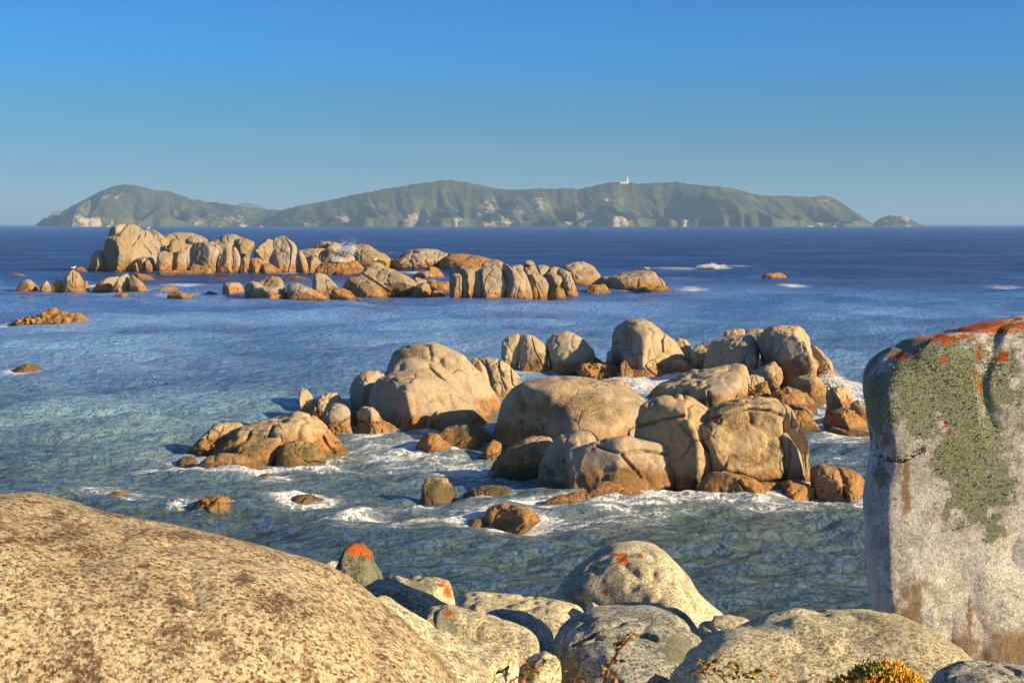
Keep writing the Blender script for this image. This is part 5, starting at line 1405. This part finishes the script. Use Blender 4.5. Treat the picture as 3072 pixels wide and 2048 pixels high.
# yellow succulent cushion
def cushion():
    rng = np.random.RandomState(12)
    Y0 = 7.3
    x0, z0 = at(*(1900 + 1010 / 1.39, 920 + 1640 / 1.39), Y0)
    e = bpy.data.objects.new('succulent_plant', None)
    col.objects.link(e)
    e.location = (x0, Y0, ground_z(Y0) - 0.02)
    tag(e, 'yellow-orange cushion of finger-leaved succulent at the bottom edge', 'plant')
    foot = np.array(e.location)
    tY = NT('succulent_yellow')
    c = tY.ramp(tY.noise(45, 3, 0.6, tY.pos()), [(0.3, (0.50, 0.16, 0.015)), (0.5, (0.66, 0.36, 0.03)), (0.7, (0.70, 0.52, 0.06))])
    tY.principled(c, 0.5, None, 0.4)
    tG = NT('succulent_green')
    c = tG.ramp(tG.noise(45, 3, 0.6, tG.pos()), [(0.3, (0.04, 0.07, 0.015)), (0.6, (0.13, 0.17, 0.03)), (0.8, (0.30, 0.28, 0.05))])
    tG.principled(c, 0.55, None, 0.4)
    def outline(u):    # top edge of the cushion, in window G
        return np.interp(u, [815, 850, 900, 960, 1010, 1060, 1100, 1150, 1190, 1215], [1585, 1552, 1535, 1512, 1495, 1488, 1492, 1520, 1545, 1590])
    # mound
    us = np.linspace(805, 1225, 40)
    V, F = [], []
    for k, u in enumerate(us):
        top = float(outline(u)) + 14
        x, z = at(1900 + u / 1.39, 920 + top / 1.39, Y0)
        for j, (dy, dz) in enumerate([(0.16, -0.5), (0.12, -0.05), (0.0, 0.0), (-0.10, -0.03), (-0.17, -0.16), (-0.18, -0.75)]):
            V.append((x - foot[0], Y0 + dy * (1 - 0.5 * abs(k / 19.5 - 1)) - foot[1], max(z + dz, foot[2]) - foot[2]))
        if k:
            for j in range(5):
                a = (k - 1) * 6 + j
                F.append((a, a + 6, a + 7, a + 1))
    mixed_obj('mound', V, F, tG.m, e, True)
    for name, mat, lo, hi, n in (('yellow_leaves', tY.m, 0.0, 1.0, 2200), ('green_leaves', tG.m, 0.0, 1.0, 170)):
        V, F = [], []
        for k in range(n):
            if name == 'yellow_leaves':
                u = rng.uniform(820, 1215)
                top = float(outline(u)) + rng.uniform(4, 110)
            else:
                u = np.clip(rng.normal(960, 45), 880, 1060)
                top = float(outline(u)) + rng.uniform(-8, 30)
            x, z = at(1900 + u / 1.39, 920 + top / 1.39, Y0 - 0.05)
            b = np.array([x, Y0 - rng.uniform(0.0, 0.17), z]) - foot
            d = np.array([rng.normal(0, 0.45), rng.normal(-0.35, 0.35), rng.uniform(0.5, 1.1)])
            d /= np.linalg.norm(d)
            a = np.cross(d, (0.2, 1, 0.1))
            a /= np.linalg.norm(a)
            c_ = np.cross(d, a)
            L, R = rng.uniform(0.022, 0.042), rng.uniform(0.0032, 0.0052)
            base = len(V)
            for t_, rr in ((0, 0.8), (0.55, 1.15), (0.9, 0.7)):
                for q in range(5):
                    an = q * 2 * math.pi / 5
                    V.append(tuple(b + d * L * t_ + (a * math.cos(an) + c_ * math.sin(an)) * R * rr))
            V.append(tuple(b + d * L))
            for s_ in range(2):
                for q in range(5):
                    F.append((base + s_ * 5 + q, base + s_ * 5 + (q + 1) % 5, base + s_ * 5 + 5 + (q + 1) % 5, base + s_ * 5 + 5 + q))
            for q in range(5):
                F.append((base + 10 + q, base + 10 + (q + 1) % 5, base + 15))
        o = mixed_obj(name, V, F, mat, e, True)
        o['kind'] = 'stuff'
cushion()

# ------------------------------------------------------------------ the air between here and the islands
t = NT('sea_haze')
pv = t.n('ShaderNodeVolumePrincipled')
pv.inputs['Color'].default_value = (0.36, 0.60, 0.95, 1)
pv.inputs['Density'].default_value = 1.2e-4
pv.inputs['Anisotropy'].default_value = 0.0
t.link(pv.outputs[0], t.out.inputs['Volume'])
v, f = boxv(-30000, 30000, -100, 62000, -9, 185)
hz = mixed_obj('haze', v, f, t.m)
hz['kind'] = 'stuff'
